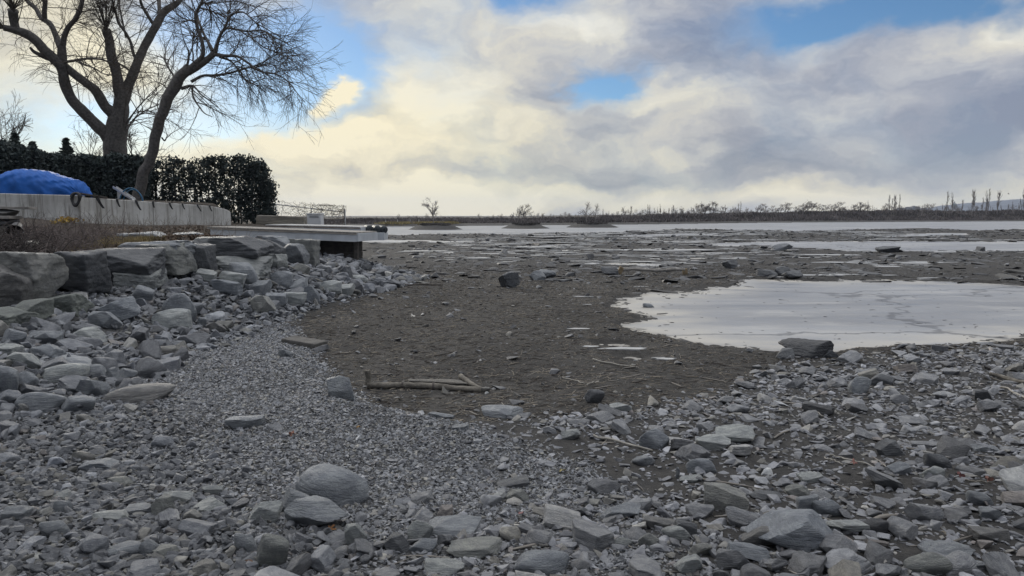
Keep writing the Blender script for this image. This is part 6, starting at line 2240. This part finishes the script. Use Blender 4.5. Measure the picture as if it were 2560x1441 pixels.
# ------------------------------------------------------------------ docks, fence and the things by them
def dock():
    def frame(name, A, B, label):
        """an empty at A whose x axis runs to B"""
        d = B - A
        L = float(np.linalg.norm(d))
        root = empty(name, A, label, 'dock')
        root.rotation_euler = (0, -math.asin(d[2] / L), math.atan2(d[1], d[0]))
        return root, L

    def bx(root, name, m, x0, x1, y0, y1, z0, z1, bev=0.004):
        o = MB().box(((x0 + x1) / 2, (y0 + y1) / 2, (z0 + z1) / 2), (x1 - x0, y1 - y0, z1 - z0), bev=bev).build(name, m)
        o.parent = root
        return o

    def boards(root, L, m, y0, y1, z, n):
        mb = MB()
        for k in range(n):
            mb.box((L * (k + 0.5) / n, (y0 + y1) / 2, z), (L / n - 0.012, y1 - y0, 0.036))
        o = mb.build('deck', m)
        o.parent = root
    # lower gangway, reaching out from the terrace over the rubble
    A, B = at(520, 567, 24.6), at(893, 581, 23.4)
    root, L = frame('gangway', A, B, 'lower grey dock gangway reaching out over the rubble')
    boards(root, L, GREYWOOD, -0.06, 1.6, -0.018, 44)
    bx(root, 'edge_board', simple('pale_edge_board', (0.40, 0.37, 0.33), 0.85, 0.25, 3.0), 0, L, -0.045, 0.02, -0.085, -0.040)
    bx(root, 'side_beam', PAINT, 0.1, L - 0.03, -0.02, 0.06, -0.30, -0.09)
    bx(root, 'side_beam', PAINT, 0.1, L - 0.03, 1.47, 1.55, -0.30, -0.04)
    bx(root, 'end_beam', PAINT, L - 0.028, L + 0.05, -0.018, 1.548, -0.30, -0.04)
    bx(root, 'lower_flange', ALU, 0.1, L - 0.04, -0.045, 0.07, -0.318, -0.302)
    g = float(G(B[0] - 0.3, B[1]))
    bx(root, 'post', DARKWOOD, L - 0.24, L - 0.12, 0.30, 0.42, g - B[2] - 0.5, -0.32)
    # timber crib under it, coloured dark to stand for the shaded void
    c = A + (B - A) * ((L - 1.62) / L)
    root2 = empty('timber_crib', (c[0], c[1] + 0.75, 0.0), 'dark timber crib in the shade under the end of the gangway', 'crib')
    mb = MB()
    for r in range(5):
        mb.box((0.01 * (r % 2), 0.0, 0.0 + r * 0.18), (2.9 - 0.03 * (r % 2), 0.8, 0.172), 0, bev=0.012)
    o = mb.build('timbers', simple('void_dark_timber', (0.040, 0.034, 0.030), 0.85, 0.4, 5.0, 0.5, 25.0))
    o.parent = root2
    root2.rotation_euler = (0, 0, math.atan2((B - A)[1], (B - A)[0]))
    # upper dock section stored behind it
    A2, B2 = at(666, 561.5, 26.8), at(902, 567, 26.2)
    root3, L2 = frame('floating_dock', A2, B2, 'upper floating dock section stored behind the gangway')
    boards(root3, L2, simple('pale_deck', (0.46, 0.46, 0.45), 0.8, 0.2, 3.0), -0.08, 1.7, -0.018, 30)
    bx(root3, 'edge_board', simple('brown_edge', (0.16, 0.125, 0.105), 0.85, 0.3, 3.0), 0, L2, -0.075, -0.052, -0.08, -0.038)
    bx(root3, 'side_beam', PAINT, 0.05, L2 - 0.02, -0.05, 0.03, -0.30, -0.085)
    bx(root3, 'end_beam', PAINT, L2 - 0.018, L2 + 0.03, -0.048, 1.66, -0.30, -0.04)
    # raft end with three black drums beyond the dock
    FL = simple('black_float_plastic', (0.03, 0.037, 0.042), 0.5, 0.25, 3.0, spec=0.5)
    dR = 26.6
    s0, e0 = at(893, 601, dR), at(960, 598, dR)
    zt = at(925, 582, dR)[2]
    zb = s0[2]
    root4 = empty('float_raft', (s0[0], s0[1], zb), 'pale raft end carrying three black drums beyond the dock', 'raft')
    cc = (s0 + e0) / 2
    child(MB().box((cc[0], cc[1] + 0.45, (zb + zt) / 2), (e0[0] - s0[0], 0.9, zt - zb), 0.02, bev=0.012).build('pontoon', PAINT), root4)
    child(MB().box((cc[0] - 0.15, cc[1] + 0.5, zt + 0.012), (e0[0] - s0[0] - 0.5, 0.5, 0.02), 0.02).build('rack', ALU), root4)
    for k, (px, r) in enumerate([(915, 11), (935, 10.5), (951, 10)]):
        c = at(px, 574.5, dR + 0.06 * k)
        rr = r * dR / F
        prof = [(-0.40, 0.02), (-0.40, rr * 0.8), (-0.37, rr * 0.95), (-0.30, rr), (-0.1, rr), (-0.08, rr * 1.05), (-0.04, rr * 1.05), (-0.02, rr), (0.3, rr), (0.37, rr * 0.95), (0.40, rr * 0.8), (0.40, 0.02)]
        n = 20
        V = np.array([[q * math.cos(t), y, q * math.sin(t)] for (y, q) in prof for t in np.linspace(0, 2 * np.pi, n, endpoint=False)])
        a = -0.35
        V = V @ np.array([[math.cos(a), -math.sin(a), 0], [math.sin(a), math.cos(a), 0], [0, 0, 1]])
        Fq = [(i * n + j, i * n + (j + 1) % n, (i + 1) * n + (j + 1) % n, (i + 1) * n + j) for i in range(len(prof) - 1) for j in range(n)]
        child(mesh_np('drum', V + c + np.array((0, 0.40, 0)), np.array(Fq), FL, smooth=True), root4)
    child(MB().box((s0[0] - 0.15, s0[1] + 0.5, (zb + zt) / 2), (0.5, 0.08, 0.06)).build('coupling', ALU), root4)


dock()


def fence_and_things():
    WIRE = simple('galvanised', (0.28, 0.29, 0.30), 0.5, 0.15, 5.0, metal=0.5)
    pts = [(637, 505, 560, 38.6), (690, 508, 558, 38.4), (778, 518, 559, 39.6), (862, 523, 562, 40.6)]
    T = [at(p[0], p[1] + (2 if i in (1, 2) else 0), p[3]) for i, p in enumerate(pts)]
    Bt = [at(p[0], p[2], p[3]) for p in pts]
    root = empty('wire_fence', Bt[0], 'chain link fence with a top rail overgrown by bare vines', 'fence')
    for i, (t, b) in enumerate(zip(T, Bt)):
        g = min(float(G(b[0], b[1])), b[2]) - 0.1
        child(MB().tube([(b[0], b[1], g), (t[0], t[1], t[2])], 0.045 if i in (0, 3) else 0.03, 8).build('post', ALU if i == 0 else WIRE, smooth=True), root)
    rail = MB()
    for a, b in zip(T[:-1], T[1:]):
        rail.tube([a - np.array((0, 0, 0.03)), b - np.array((0, 0, 0.03 if b is not T[-1] else 0.18))], 0.026, 8)
    child(rail.build('top_rail', WIRE), root)
    # mesh
    sets = []
    rng = np.random.default_rng(9)
    L, R = [], []
    for a, b, a0, b0 in zip(T[:-1], T[1:], Bt[:-1], Bt[1:]):
        w = np.linalg.norm(b - a)
        n = int(w / 0.17)
        for k in range(-10, n + 10):
            for sgn in (1, -1):
                u0 = k / n
                u1 = u0 + sgn * (np.linalg.norm(a - a0) / w) * 0.9
                q0, q1 = (u0, 0.0), (u1, 1.0)
                lo, hi = 0.0, 1.0
                if u0 != u1:
                    ts = sorted([(0 - u0) / (u1 - u0), (1 - u0) / (u1 - u0)])
                    lo, hi = max(0, ts[0]), min(1, ts[1])
                if hi <= lo:
                    continue
                seg = []
                for t_ in (lo, hi):
                    uu = u0 + (u1 - u0) * t_
                    seg.append((a0 * (1 - uu) + b0 * uu) * (1 - t_) + (a * (1 - uu) + b * uu) * t_ - np.array((0, 0, 0.04)))
                L.append(seg)
    L = np.array(L)
    child(merge_tubes('mesh', [(L, np.full((len(L), 2), 0.0035), 3)], WIRE), root)
    # vines: wandering canes
    n = 120
    N = 14
    u = np.clip(rng.beta(2.0, 1.3, n), 0, 1)
    S = np.array([T[1] * (1 - x) + T[3] * x for x in u])
    Bb = np.array([Bt[1] * (1 - x) + Bt[3] * x for x in u])
    h0 = rng.uniform(0.0, 1.02, n)[:, None]
    P = Bb * (1 - h0) + S * h0
    D = unit(rng.normal(size=(n, 3)) * np.array((1, 0.15, 0.8)))
    pts2 = [P]
    for k in range(N - 1):
        D = unit(D + rng.normal(size=D.shape) * np.array((0.55, 0.12, 0.5)))
        nx = pts2[-1] + D * 0.14
        ztop = np.interp(nx[:, 0], [T[1][0], T[3][0]], [T[1][2], T[3][2]]) + 0.12
        nx[:, 2] = np.minimum(nx[:, 2], ztop + rng.uniform(-0.05, 0.12, n))
        nx[:, 0] = np.clip(nx[:, 0], T[1][0], T[3][0])
        pts2.append(nx)
    Q = np.stack(pts2, 1)
    o = merge_tubes('vine', [(Q, np.linspace(0.010, 0.004, N)[None] * np.ones((n, 1)), 3)], TWIG)
    tag(o, 'bare tangled vine climbing over the chain link fence', 'vine')
    # stone slab and the white box on the shore above the dock
    me = shape_mesh('slab_stone', 1600, 5, boxy=True, sharp=60, planes=1, rough=0.05)
    a, b = at(645, 560, 33.0), at(766, 560, 33.0)
    h = 20 * 33.0 / F
    c = (a + b) / 2
    put_stone('stone_block', me, (c[0], c[1], c[2] + h * 0.42), (b[0] - a[0], 0.8, h * 1.15), (0, 0.03, 0.03), (0.30, 0.275, 0.23), 'long tan stone slab resting on the shore above the dock', 'stone')
    c = at(785, 561, 30.0)
    s = 31.0 / F
    w, hh = 35 * s, 28 * s
    zb = 1.24
    root = empty('storage_box', (c[0], c[1], zb), 'white plastic dock box with a louvred front beside the stone slab', 'box')
    WH = simple('white_plastic', (0.62, 0.63, 0.64), 0.55, 0.06, 2.0)
    z0 = zb
    z1 = at(785, 534, 31.0)[2]
    mb = MB().box((c[0], c[1] + 0.25, (z0 + z1 - 0.05) / 2), (w - 0.03, 0.5, z1 - 0.05 - z0), bev=0.02)
    child(mb.build('body', WH), root)
    child(MB().box((c[0], c[1] + 0.25, z1 - 0.022), (w + 0.02, 0.55, 0.05), bev=0.015).build('lid', WH), root)
    mb = MB()
    for k in range(2):
        zc = z1 - 0.115 - 0.05 * k
        mb.box((c[0] + 0.01, c[1] - 0.006, zc), (w * 0.62, 0.012, 0.026))
    child(mb.build('louvre', simple('louvre_grey', (0.24, 0.25, 0.26))), root)
    mb = MB()
    for sx in (-1, 1):
        mb.box((c[0] + sx * (w / 2 - 0.05), c[1] - 0.004, (z0 + z1) / 2 - 0.05), (0.035, 0.012, (z1 - z0) * 0.78))
    child(mb.build('trim', WH), root)


fence_and_things()


# ------------------------------------------------------------------ driftwood, sticks, leaves
DRIFT = simple('driftwood', (0.15, 0.138, 0.118), 0.9, 0.45, 9.0, 0.8, 25.0)
GREYSTICK = simple('bleached_stick', (0.30, 0.285, 0.255), 0.9, 0.25, 6.0)


def along(pts, r_px, lift=0.6, n=18, wob=0.01, seed=0, ends=(1, 1)):
    """ground-hugging pole through picture points; r_px: radius in picture pixels at each point"""
    W = np.array([hit(x, y) for x, y in pts])
    Q = catmull(W, n)
    d = Q[:, 1]
    r = np.interp(np.linspace(0, 1, n), np.linspace(0, 1, len(r_px)), r_px) * d / F
    rng = np.random.default_rng(seed)
    Q[:, 0] += rng.normal(size=n) * wob * 0.3
    Q[:, 2] = G(Q[:, 0], Q[:, 1]) + r * lift + np.abs(np.convolve(rng.normal(size=n + 4), np.ones(5) / 5, 'valid')) * wob
    return Q, r * (1 + 0.08 * rng.normal(size=n))


def driftwood():
    Q, r = along([(918, 972), (1000, 972), (1080, 973), (1204, 982)], [8, 8.5, 8, 7.5], 0.9, 26, 0.004, 1)
    root = empty('fallen_pole', Q[0], 'pale fallen pole with a short upright stub at the mud edge', 'pole')
    child(MB().tube(Q, r, 12).build('pole', DRIFT, smooth=True), root)
    p = Q[0] + np.array((0.0, 0.02, 0))
    child(MB().tube([p, p + (0.01, 0.02, 0.09), p + (0.0, 0.03, 0.17)], [0.035, 0.032, 0.04], 8).build('stub', DRIFT), root)
    mb = MB()
    for k, q in ((6, Q[9]), (0, Q[17])):
        mb.tube([q + (-0.012, 0, 0), q + (0.012, 0, 0)], r[10] * 1.12, 12)
    child(mb.build('band', DARKWOOD), root)
    Q, r = along([(1152, 950), (1166, 960), (1180, 970), (1206, 980)], [7, 7, 6.5, 5], 0.9, 14, 0.004, 2)
    Q[:, 2] += np.linspace(0.012, 0.01, 14)
    tag(MB().tube(Q, r, 10).build('short_log', DRIFT, smooth=True), 'short ringed log meeting the end of the fallen pole at an angle', 'log')
    a, b = hit(1024, 966), hit(1168, 972)
    me = shape_mesh('slab_stone', 1700, 5, boxy=True, sharp=12, planes=4, rough=0.10)
    c = (a + b) / 2
    put_stone('wood_slab', me, (c[0], c[1] + 0.06, c[2] + 0.05), (np.linalg.norm(b - a) * 1.05, 0.26, 0.085), (0.05, 0.03, -0.08), (0.13, 0.12, 0.105), 'flat weathered wood slab leaning on the fallen pole', 'driftwood')
    a, b = hit(720, 856), hit(804, 874)
    c = (a + b) / 2
    rz = math.atan2(b[1] - a[1], b[0] - a[0])
    o = MB().box((c[0], c[1], c[2] + 0.05), (np.linalg.norm(b - a), 0.28, 0.10), rz, 0.05, 0.03, bev=0.02).build('old_beam', simple('old_beam', (0.10, 0.096, 0.09), 0.9, 0.3, 6.0, 0.6, 25.0))
    tag(o, 'grey square cut beam half buried where gravel meets mud', 'beam')
    # broken plank with tan ends far out
    a, b = hit(1552, 686), hit(1712, 688)
    root = empty('broken_plank', a, 'long broken plank with raw tan ends lying out on the mud', 'plank')
    n = 26
    t = np.linspace(0, 1, n)
    Q = a + (b - a) * t[:, None]
    Q[:, 2] = np.maximum(G(Q[:, 0], Q[:, 1]), a[2]) + 0.16 + 0.02 * np.sin(t * 9)
    child(MB().tube(Q, 0.055 + 0.014 * np.sin(t * 25), 8).build('plank', GREYWOOD), root)
    ra = simple('raw_wood', (0.24, 0.185, 0.115), 0.9, 0.25, 6.0, 0.4)
    child(MB().box((a[0] - 0.02, a[1] - 0.03, a[2] + 0.13), (0.17, 0.10, 0.26), 0.1, 0, 0.5, bev=0.02).build('raw_end', ra), root)
    child(MB().box((b[0], b[1], b[2] + 0.12), (0.18, 0.08, 0.2), -0.1, 0, -0.15, bev=0.02).build('raw_end', ra), root)
    # single sticks
    for i, (pts, rp, m, name, lab) in enumerate([
        ([(2474, 944), (2512, 952), (2566, 966)], [5.5, 5.5, 5], DRIFT, 'branch', 'thick bleached branch reaching in at the right rubble edge'),
        ([(2500, 972), (2530, 982), (2566, 1000)], [2.2, 2.2, 2], GREYSTICK, 'stick', 'grey stick just below the thick bleached branch'),
        ([(1486, 1096), (1550, 1112), (1628, 1130)], [3.2, 3, 2.2], GREYSTICK, 'stick', 'long grey stick pointing at the blue domed stone'),
        ([(2064, 1138), (2120, 1152), (2196, 1174)], [1.6, 1.6, 1.2], GREYSTICK, 'stick', 'thin straight stick crossing the rubble near a red leaf'),
        ([(2058, 1146), (2110, 1164)], [1.4, 1.2], GREYSTICK, 'stick', 'shorter thin stick lying parallel to the straight one'),
        ([(1482, 902), (1530, 912), (1596, 922)], [2, 1.8, 1.4], GREYSTICK, 'stick', 'long thin twig on the mud beyond the rubble'),
        ([(1470, 966), (1496, 956)], [1.6, 1.4], GREYSTICK, 'stick', 'pale little twig beside the dark round stone'),
        ([(1404, 948), (1436, 954), (1462, 962)], [1.8, 1.6, 1.2], GREYSTICK, 'stick', 'curved pale twig on the mud in front of the pool'),
        ([(2012, 1042), (2044, 1024)], [2, 2], GREYSTICK, 'stick', 'stubby pale stick in the bare strip of dark mud'),
        ([(2016, 1024), (2036, 1036), (2060, 1044)], [2, 1.8, 1.5], GREYSTICK, 'stick', 'pale stick crossing the stubby one on dark mud'),
        ([(2346, 1320), (2364, 1346)], [2.4, 2], DRIFT, 'stick', 'short yellowish splinter in the dark mud near the bottom'),
        ([(1012, 715), (1060, 714), (1108, 716)], [1.8, 1.8, 1.4], DARKWOOD, 'stick', 'dark straight pole lying far across the brown mud'),
        ([(2020, 928), (2052, 918), (2090, 908)], [1.8, 1.6, 1.2], DRIFT, 'stick', 'pale reed stem in front of the cracked dark boulder'),
        ([(2412, 1204), (2440, 1208), (2480, 1212)], [2, 2, 1.6], DRIFT, 'stick', 'brown stick beside the dark red leaf'),
        ([(702, 664), (750, 686), (806, 712)], [1.6, 1.5, 1.3], GREYSTICK, 'pale_rod', 'thin pale rod lying down the rubble slope'),
        ([(396, 672), (440, 675), (478, 677)], [8, 8, 7], DARKWOOD, 'dark_log', 'dark log wedged under the leaning wedge boulder'),
        ([(130, 740), (170, 752), (208, 776)], [1.5, 1.5, 1.2], GREYSTICK, 'stick', 'thin branch hanging under the big smooth boulder'),
    ]):
        Q, r = along(pts, rp, 1.2, 12, 0.02, 20 + i)
        if name in ('pale_rod', 'dark_log'):
            Q[:, 2] += 0.05
        tag(MB().tube(Q, r, 7).build(name, m, smooth=True), lab, name.replace('_', ' '))
    p = hit(1174, 1072)
    tag(MB().tube([p, p + (0.002, 0, 0.03), p + (0.004, 0, 0.065)], [0.004, 0.0035, 0.003], 6).build('stick', GREYSTICK), 'tiny twig standing upright beside the thin tilted disc stone', 'stick')


driftwood()


def leaves():
    def leaf(px, py, size_px, c, lab, seed, lobes=5, stand=0.0):
        rng = np.random.default_rng(seed)
        p = hit(px, py)
        s = size_px * p[1] / F / 2
        n = 40
        t = np.linspace(0, 2 * np.pi, n, endpoint=False)
        r = s * (0.62 + 0.30 * np.cos(lobes * t + 0.6) + 0.08 * rng.normal(size=n)) * (1 + 0.35 * np.cos(t))
        V = [np.array((0, 0, 0.3 * s))]
        for k in range(n):
            V.append(np.array((r[k] * math.cos(t[k]), 0.8 * r[k] * math.sin(t[k]), 0.45 * s * math.sin(2 * t[k] + seed) * abs(math.cos(t[k])) + 0.25 * s)))
        V = np.array(V)
        if stand:
            cs, sn = math.cos(stand), math.sin(stand)
            V = V @ np.array([[1, 0, 0], [0, cs, sn], [0, -sn, cs]])
        V2 = np.vstack([V, V - np.array((0, 0, 0.0012))])
        tri = np.array([(0, 1 + k, 1 + (k + 1) % n) for k in range(n)])
        tri2 = tri[:, ::-1] + n + 1
        rim = np.array([(1 + k, n + 2 + k, n + 2 + (k + 1) % n, 1 + (k + 1) % n) for k in range(n)])
        o = mesh_np('leaf', V2 + p + np.array((0, 0, 0.018)), [np.vstack([tri, tri2]), rim], simple('dead_leaf_%d' % seed, c, 0.75, 0.3, 30.0))
        tag(o, lab, 'leaf')
    leaf(606, 1424, 46, (0.15, 0.09, 0.06), 'brown curled oak leaf near the long egg shaped stone', 1, 5)
    leaf(826, 1330, 30, (0.28, 0.14, 0.06), 'orange leaf stuck upright against the wedge topped stone', 2, 6, 1.1)
    leaf(730, 1092, 26, (0.19, 0.095, 0.07), 'red brown leaf on the open gravel', 3, 4, 0.5)
    leaf(896, 1074, 18, (0.32, 0.19, 0.06), 'small yellow brown leaf on the gravel near the lone block', 4, 4)
    leaf(2132, 1162, 22, (0.24, 0.12, 0.10), 'pinkish red leaf by the thin straight stick', 5, 4, 0.8)
    leaf(2396, 1196, 26, (0.09, 0.03, 0.028), 'dark red leaf in the wet strip', 6, 4, 0.4)
    leaf(2466, 1206, 26, (0.20, 0.10, 0.08), 'rusty red leaf behind the brown stick', 7, 4, 0.7)
    leaf(1300, 1292, 18, (0.28, 0.16, 0.15), 'pale pink leaf scrap in the middle pebbles', 8, 3)
    leaf(1404, 1184, 22, (0.40, 0.34, 0.16), 'pale yellow leaf on the pebble patch', 9, 3)
    leaf(2450, 1258, 20, (0.34, 0.32, 0.12), 'yellow green leaf scrap by the ridge topped stone', 10, 3)
    leaf(1030, 792, 14, (0.62, 0.60, 0.55), 'tiny white scrap on the brown mud', 11, 3, 0.9)


leaves()


# ------------------------------------------------------------------ the far distance
def distance():
    # posts on the far left shore
    wm = simple('white_post', (0.66, 0.66, 0.64), 0.6, 0.05)
    for k, (px, t, b) in enumerate([(964, 553, 566), (994, 555, 566), (1025, 552, 567), (1047, 554, 568)]):
        p = bank_pos(px, 0.1)
        zt = CZ + (HY - t) * p[1] / F
        o = MB().tube([(p[0], p[1], p[2] - 0.2), (p[0], p[1], p[2] + 0.6), (p[0], p[1], max(zt, p[2] + 0.9))], 0.06, 6).build('white_post', wm)
        tag(o, ['white post closest to the black floats on the far shore', 'second white post out from the black floats', 'tall white post before the first mud island', 'white post at the near tip of the first mud island'][k], 'post', 'white posts of the far shore')
    p = bank_pos(1862, 0.5)
    o = MB().tube([(p[0], p[1], p[2]), (p[0], p[1], p[2] + 2.2)], 0.12, 6).build('bank_post', DRIFT)
    tag(o, 'pale post standing in the scrub of the far bank', 'post')
    # the long hill
    D = 3200.0
    prof = [(1990, 531), (2120, 530), (2180, 527), (2230, 526), (2290, 522), (2340, 517), (2400, 510), (2440, 507), (2480, 502.5), (2520, 500.5), (2570, 499.5), (2700, 497), (2900, 495), (3200, 500), (3700, 520)]
    px = np.linspace(1990, 3700, 300)
    top = np.interp(px, [q[0] for q in prof], [q[1] for q in prof])
    X = (px - W0 / 2) / F * D
    Zt = CZ + (HY - top) * D / F + fbm(np.stack([X * 0.012, X * 0, X * 0], -1), 3, 4) * 2.2
    rows = 26
    V = []
    for k in range(rows):
        v = k / (rows - 1)
        prof_v = math.sin(v * math.pi) ** 0.8 if 0 < v < 1 else 0.0
        Y = D - 500 + 1000 * v
        zz = Zt * prof_v + fbm(np.stack([X * 0.02, X * 0 + Y * 0.02, X * 0], -1), 7, 4) * 4 * prof_v
        V.append(np.stack([X * (Y / D), np.full_like(X, Y), zz - 0.5], -1))
    V = np.array(V).reshape(-1, 3)
    n = len(px)
    i = np.arange(rows - 1)[:, None] * n
    j = np.arange(n - 1)[None]
    q = np.stack([i + j, i + j + 1, i + n + j + 1, i + n + j], -1).reshape(-1, 4)
    hm = simple('wooded_hill', (0.10, 0.115, 0.145), 0.95, 0.35, 0.02)  # blue of the distance haze mixed into the hill's base colour
    o = mesh_np('hill', V, q, hm, smooth=True)
    o['kind'] = 'structure'
    # domed church on its flank
    Dc = 2550.0

    def lathe(name, prof, c, m, parent, n=20):
        t = np.linspace(0, 2 * np.pi, n, endpoint=False)
        V = np.array([[r * math.cos(a), r * math.sin(a), z] for (r, z) in prof for a in t]) + np.array(c)
        Fq = [(i * n + j, i * n + (j + 1) % n, (i + 1) * n + (j + 1) % n, (i + 1) * n + j) for i in range(len(prof) - 1) for j in range(n)]
        child(mesh_np(name, V, np.array(Fq), m, smooth=False), parent)
    s = Dc / F
    c = at(2385, 529, Dc)
    st = simple('church_stone', (0.16, 0.16, 0.165), 0.9, 0.1)
    cu = simple('copper_roof', (0.11, 0.13, 0.13), 0.7, 0.1)
    root = empty('domed_church', (c[0], c[1], c[2]), 'domed church silhouette standing on the slope of the blue hill', 'church')
    mb = MB().box((c[0], c[1], c[2] - 14 + 4.5 * s / 2 + 7), (21 * s, 24, 14 + 5 * s))
    mb.box((c[0], c[1] - 14, c[2] + 2.5 * s - 5), (10 * s, 8, 5.5 * s + 10))
    child(mb.build('body', st), root)
    lathe('drum', [(0.1, 0), (6.6 * s, 0), (6.6 * s, 9 * s), (6.9 * s, 9.2 * s)], (c[0], c[1], c[2] + 3 * s), st, root)
    lathe('dome', [(6.9 * s * math.cos(a) + 0.02, 6.9 * s * 1.25 * math.sin(a)) for a in np.linspace(0, 1.5, 10)], (c[0], c[1], c[2] + 12.2 * s), cu, root)
    lathe('lantern', [(1.2 * s, 0), (1.2 * s, 2.6 * s), (1.5 * s, 2.7 * s), (0.1, 5.0 * s)], (c[0], c[1], c[2] + 20.3 * s), st, root)
    # apartment blocks before the hill
    Db = 1900.0
    s = Db / F
    bw = simple('far_facade', (0.19, 0.18, 0.175), 0.85, 0.12)
    gl = simple('far_window', (0.05, 0.055, 0.06), 0.3, 0.1)
    for k, (x0, x1, t, lab) in enumerate([(2238, 2254, 522, 'low apartment block nearest the four poplars'), (2257, 2276, 519.5, 'wide apartment block second in the row before the hill'), (2277, 2287, 517, 'tallest apartment block of the row before the hill'),
                                          (2287, 2296, 518, 'narrow apartment block just beyond the tallest one'), (2298, 2312, 523, 'low apartment block ending the row before the hill'), (2384, 2402, 525.5, 'low rooftop below the domed church')]):
        a, b = at(x0, 534, Db), at(x1, 534, Db)
        zt = at(x0, t, Db)[2]
        w = b[0] - a[0]
        root = empty('apartment_block', ((a[0] + b[0]) / 2, Db, 0), lab, 'building', 'apartment blocks before the hill')
        child(MB().box(((a[0] + b[0]) / 2, Db, zt / 2), (w, 16, zt)).build('wall', bw), root)
        child(MB().box(((a[0] + b[0]) / 2 + w * 0.1, Db, zt + 1.0), (w * 0.45, 9, 2.0)).build('roof_house', bw), root)
        mb = MB()
        nx, nz = max(2, int(w / 4)), max(2, int(zt / 3.2))
        for i in range(nx):
            for j in range(nz):
                mb.box((a[0] + w * (i + 0.5) / nx, Db - 8.02, 1.8 + (zt - 2.2) * j / nz + 0.6), (w / nx * 0.55, 0.1, 1.4))
        child(mb.build('windows', gl), root)
    # two birds
    for px, py, d, sp, lab, rz in [(2521, 485, 170, 0.9, 'gull flying highest over the blue hill', 0.35), (2241, 511, 160, 0.55, 'small dark bird beside the four poplars', -0.4)]:
        c = at(px, py, d)
        n = 9
        t = np.linspace(-1, 1, n)
        V = []
        for x in t:
            y = 0.0 - 0.25 * abs(x) ** 1.4
            z = 0.34 * abs(x) ** 0.7 - 0.16 * abs(x) ** 2.5
            ch = 0.16 * (1 - abs(x) ** 1.6) + 0.03
            V += [(x, y + ch, z), (x, y, z + 0.03), (x, y - ch, z), (x, y, z - 0.03)]
        V = np.array(V) * sp / 2 * np.array((1, 1, 1))
        Fq = [(i * 4 + j, i * 4 + (j + 1) % 4, i * 4 + 4 + (j + 1) % 4, i * 4 + 4 + j) for i in range(n - 1) for j in range(4)]
        B = []
        ys = np.linspace(-0.55, 0.5, 7)
        rr = [0.02, 0.09, 0.13, 0.13, 0.10, 0.075, 0.015]
        th = np.linspace(0, 2 * np.pi, 8, endpoint=False)
        for y, r_ in zip(ys, rr):
            B += [(r_ * math.cos(a), y, r_ * math.sin(a)) for a in th]
        B = np.array(B) * sp / 2
        F2 = [(i * 8 + j + len(V), i * 8 + (j + 1) % 8 + len(V), (i + 1) * 8 + (j + 1) % 8 + len(V), (i + 1) * 8 + j + len(V)) for i in range(6) for j in range(8)]
        o = mesh_np('bird', np.vstack([V, B]), np.array(Fq + F2), simple('bird_grey', (0.12, 0.12, 0.125), 0.8, 0.2))
        o.location = [float(v) for v in c]
        o.rotation_euler = (0.15, rz, 0.5)
        tag(o, lab, 'bird')


distance()


# ------------------------------------------------------------------ the air
def haze():
    V = np.array([(x, y, z) for z in (Z_BED - 1.2, 118.0) for (x, y) in ((-5000, -5000), (5000, -5000), (5000, 5000), (-5000, 5000))])
    q = np.array([[3, 2, 1, 0], [4, 5, 6, 7], [0, 1, 5, 4], [1, 2, 6, 5], [2, 3, 7, 6], [3, 0, 4, 7]])
    m = bpy.data.materials.new('haze')
    m.use_nodes = True
    t = NT(m.node_tree)
    v = t.n('ShaderNodeVolumePrincipled')
    v.inputs['Color'].default_value = (0.72, 0.82, 1.0, 1)
    v.inputs['Density'].default_value = 0.00012
    v.inputs['Anisotropy'].default_value = 0.35
    o = t.n('ShaderNodeOutputMaterial')
    t.nt.links.new(v.outputs[0], o.inputs['Volume'])
    ob = mesh_np('haze', V, q, m)
    ob['kind'] = 'stuff'
    ob['label'] = 'thin pale blue air over the lake bed and the distance'


haze()
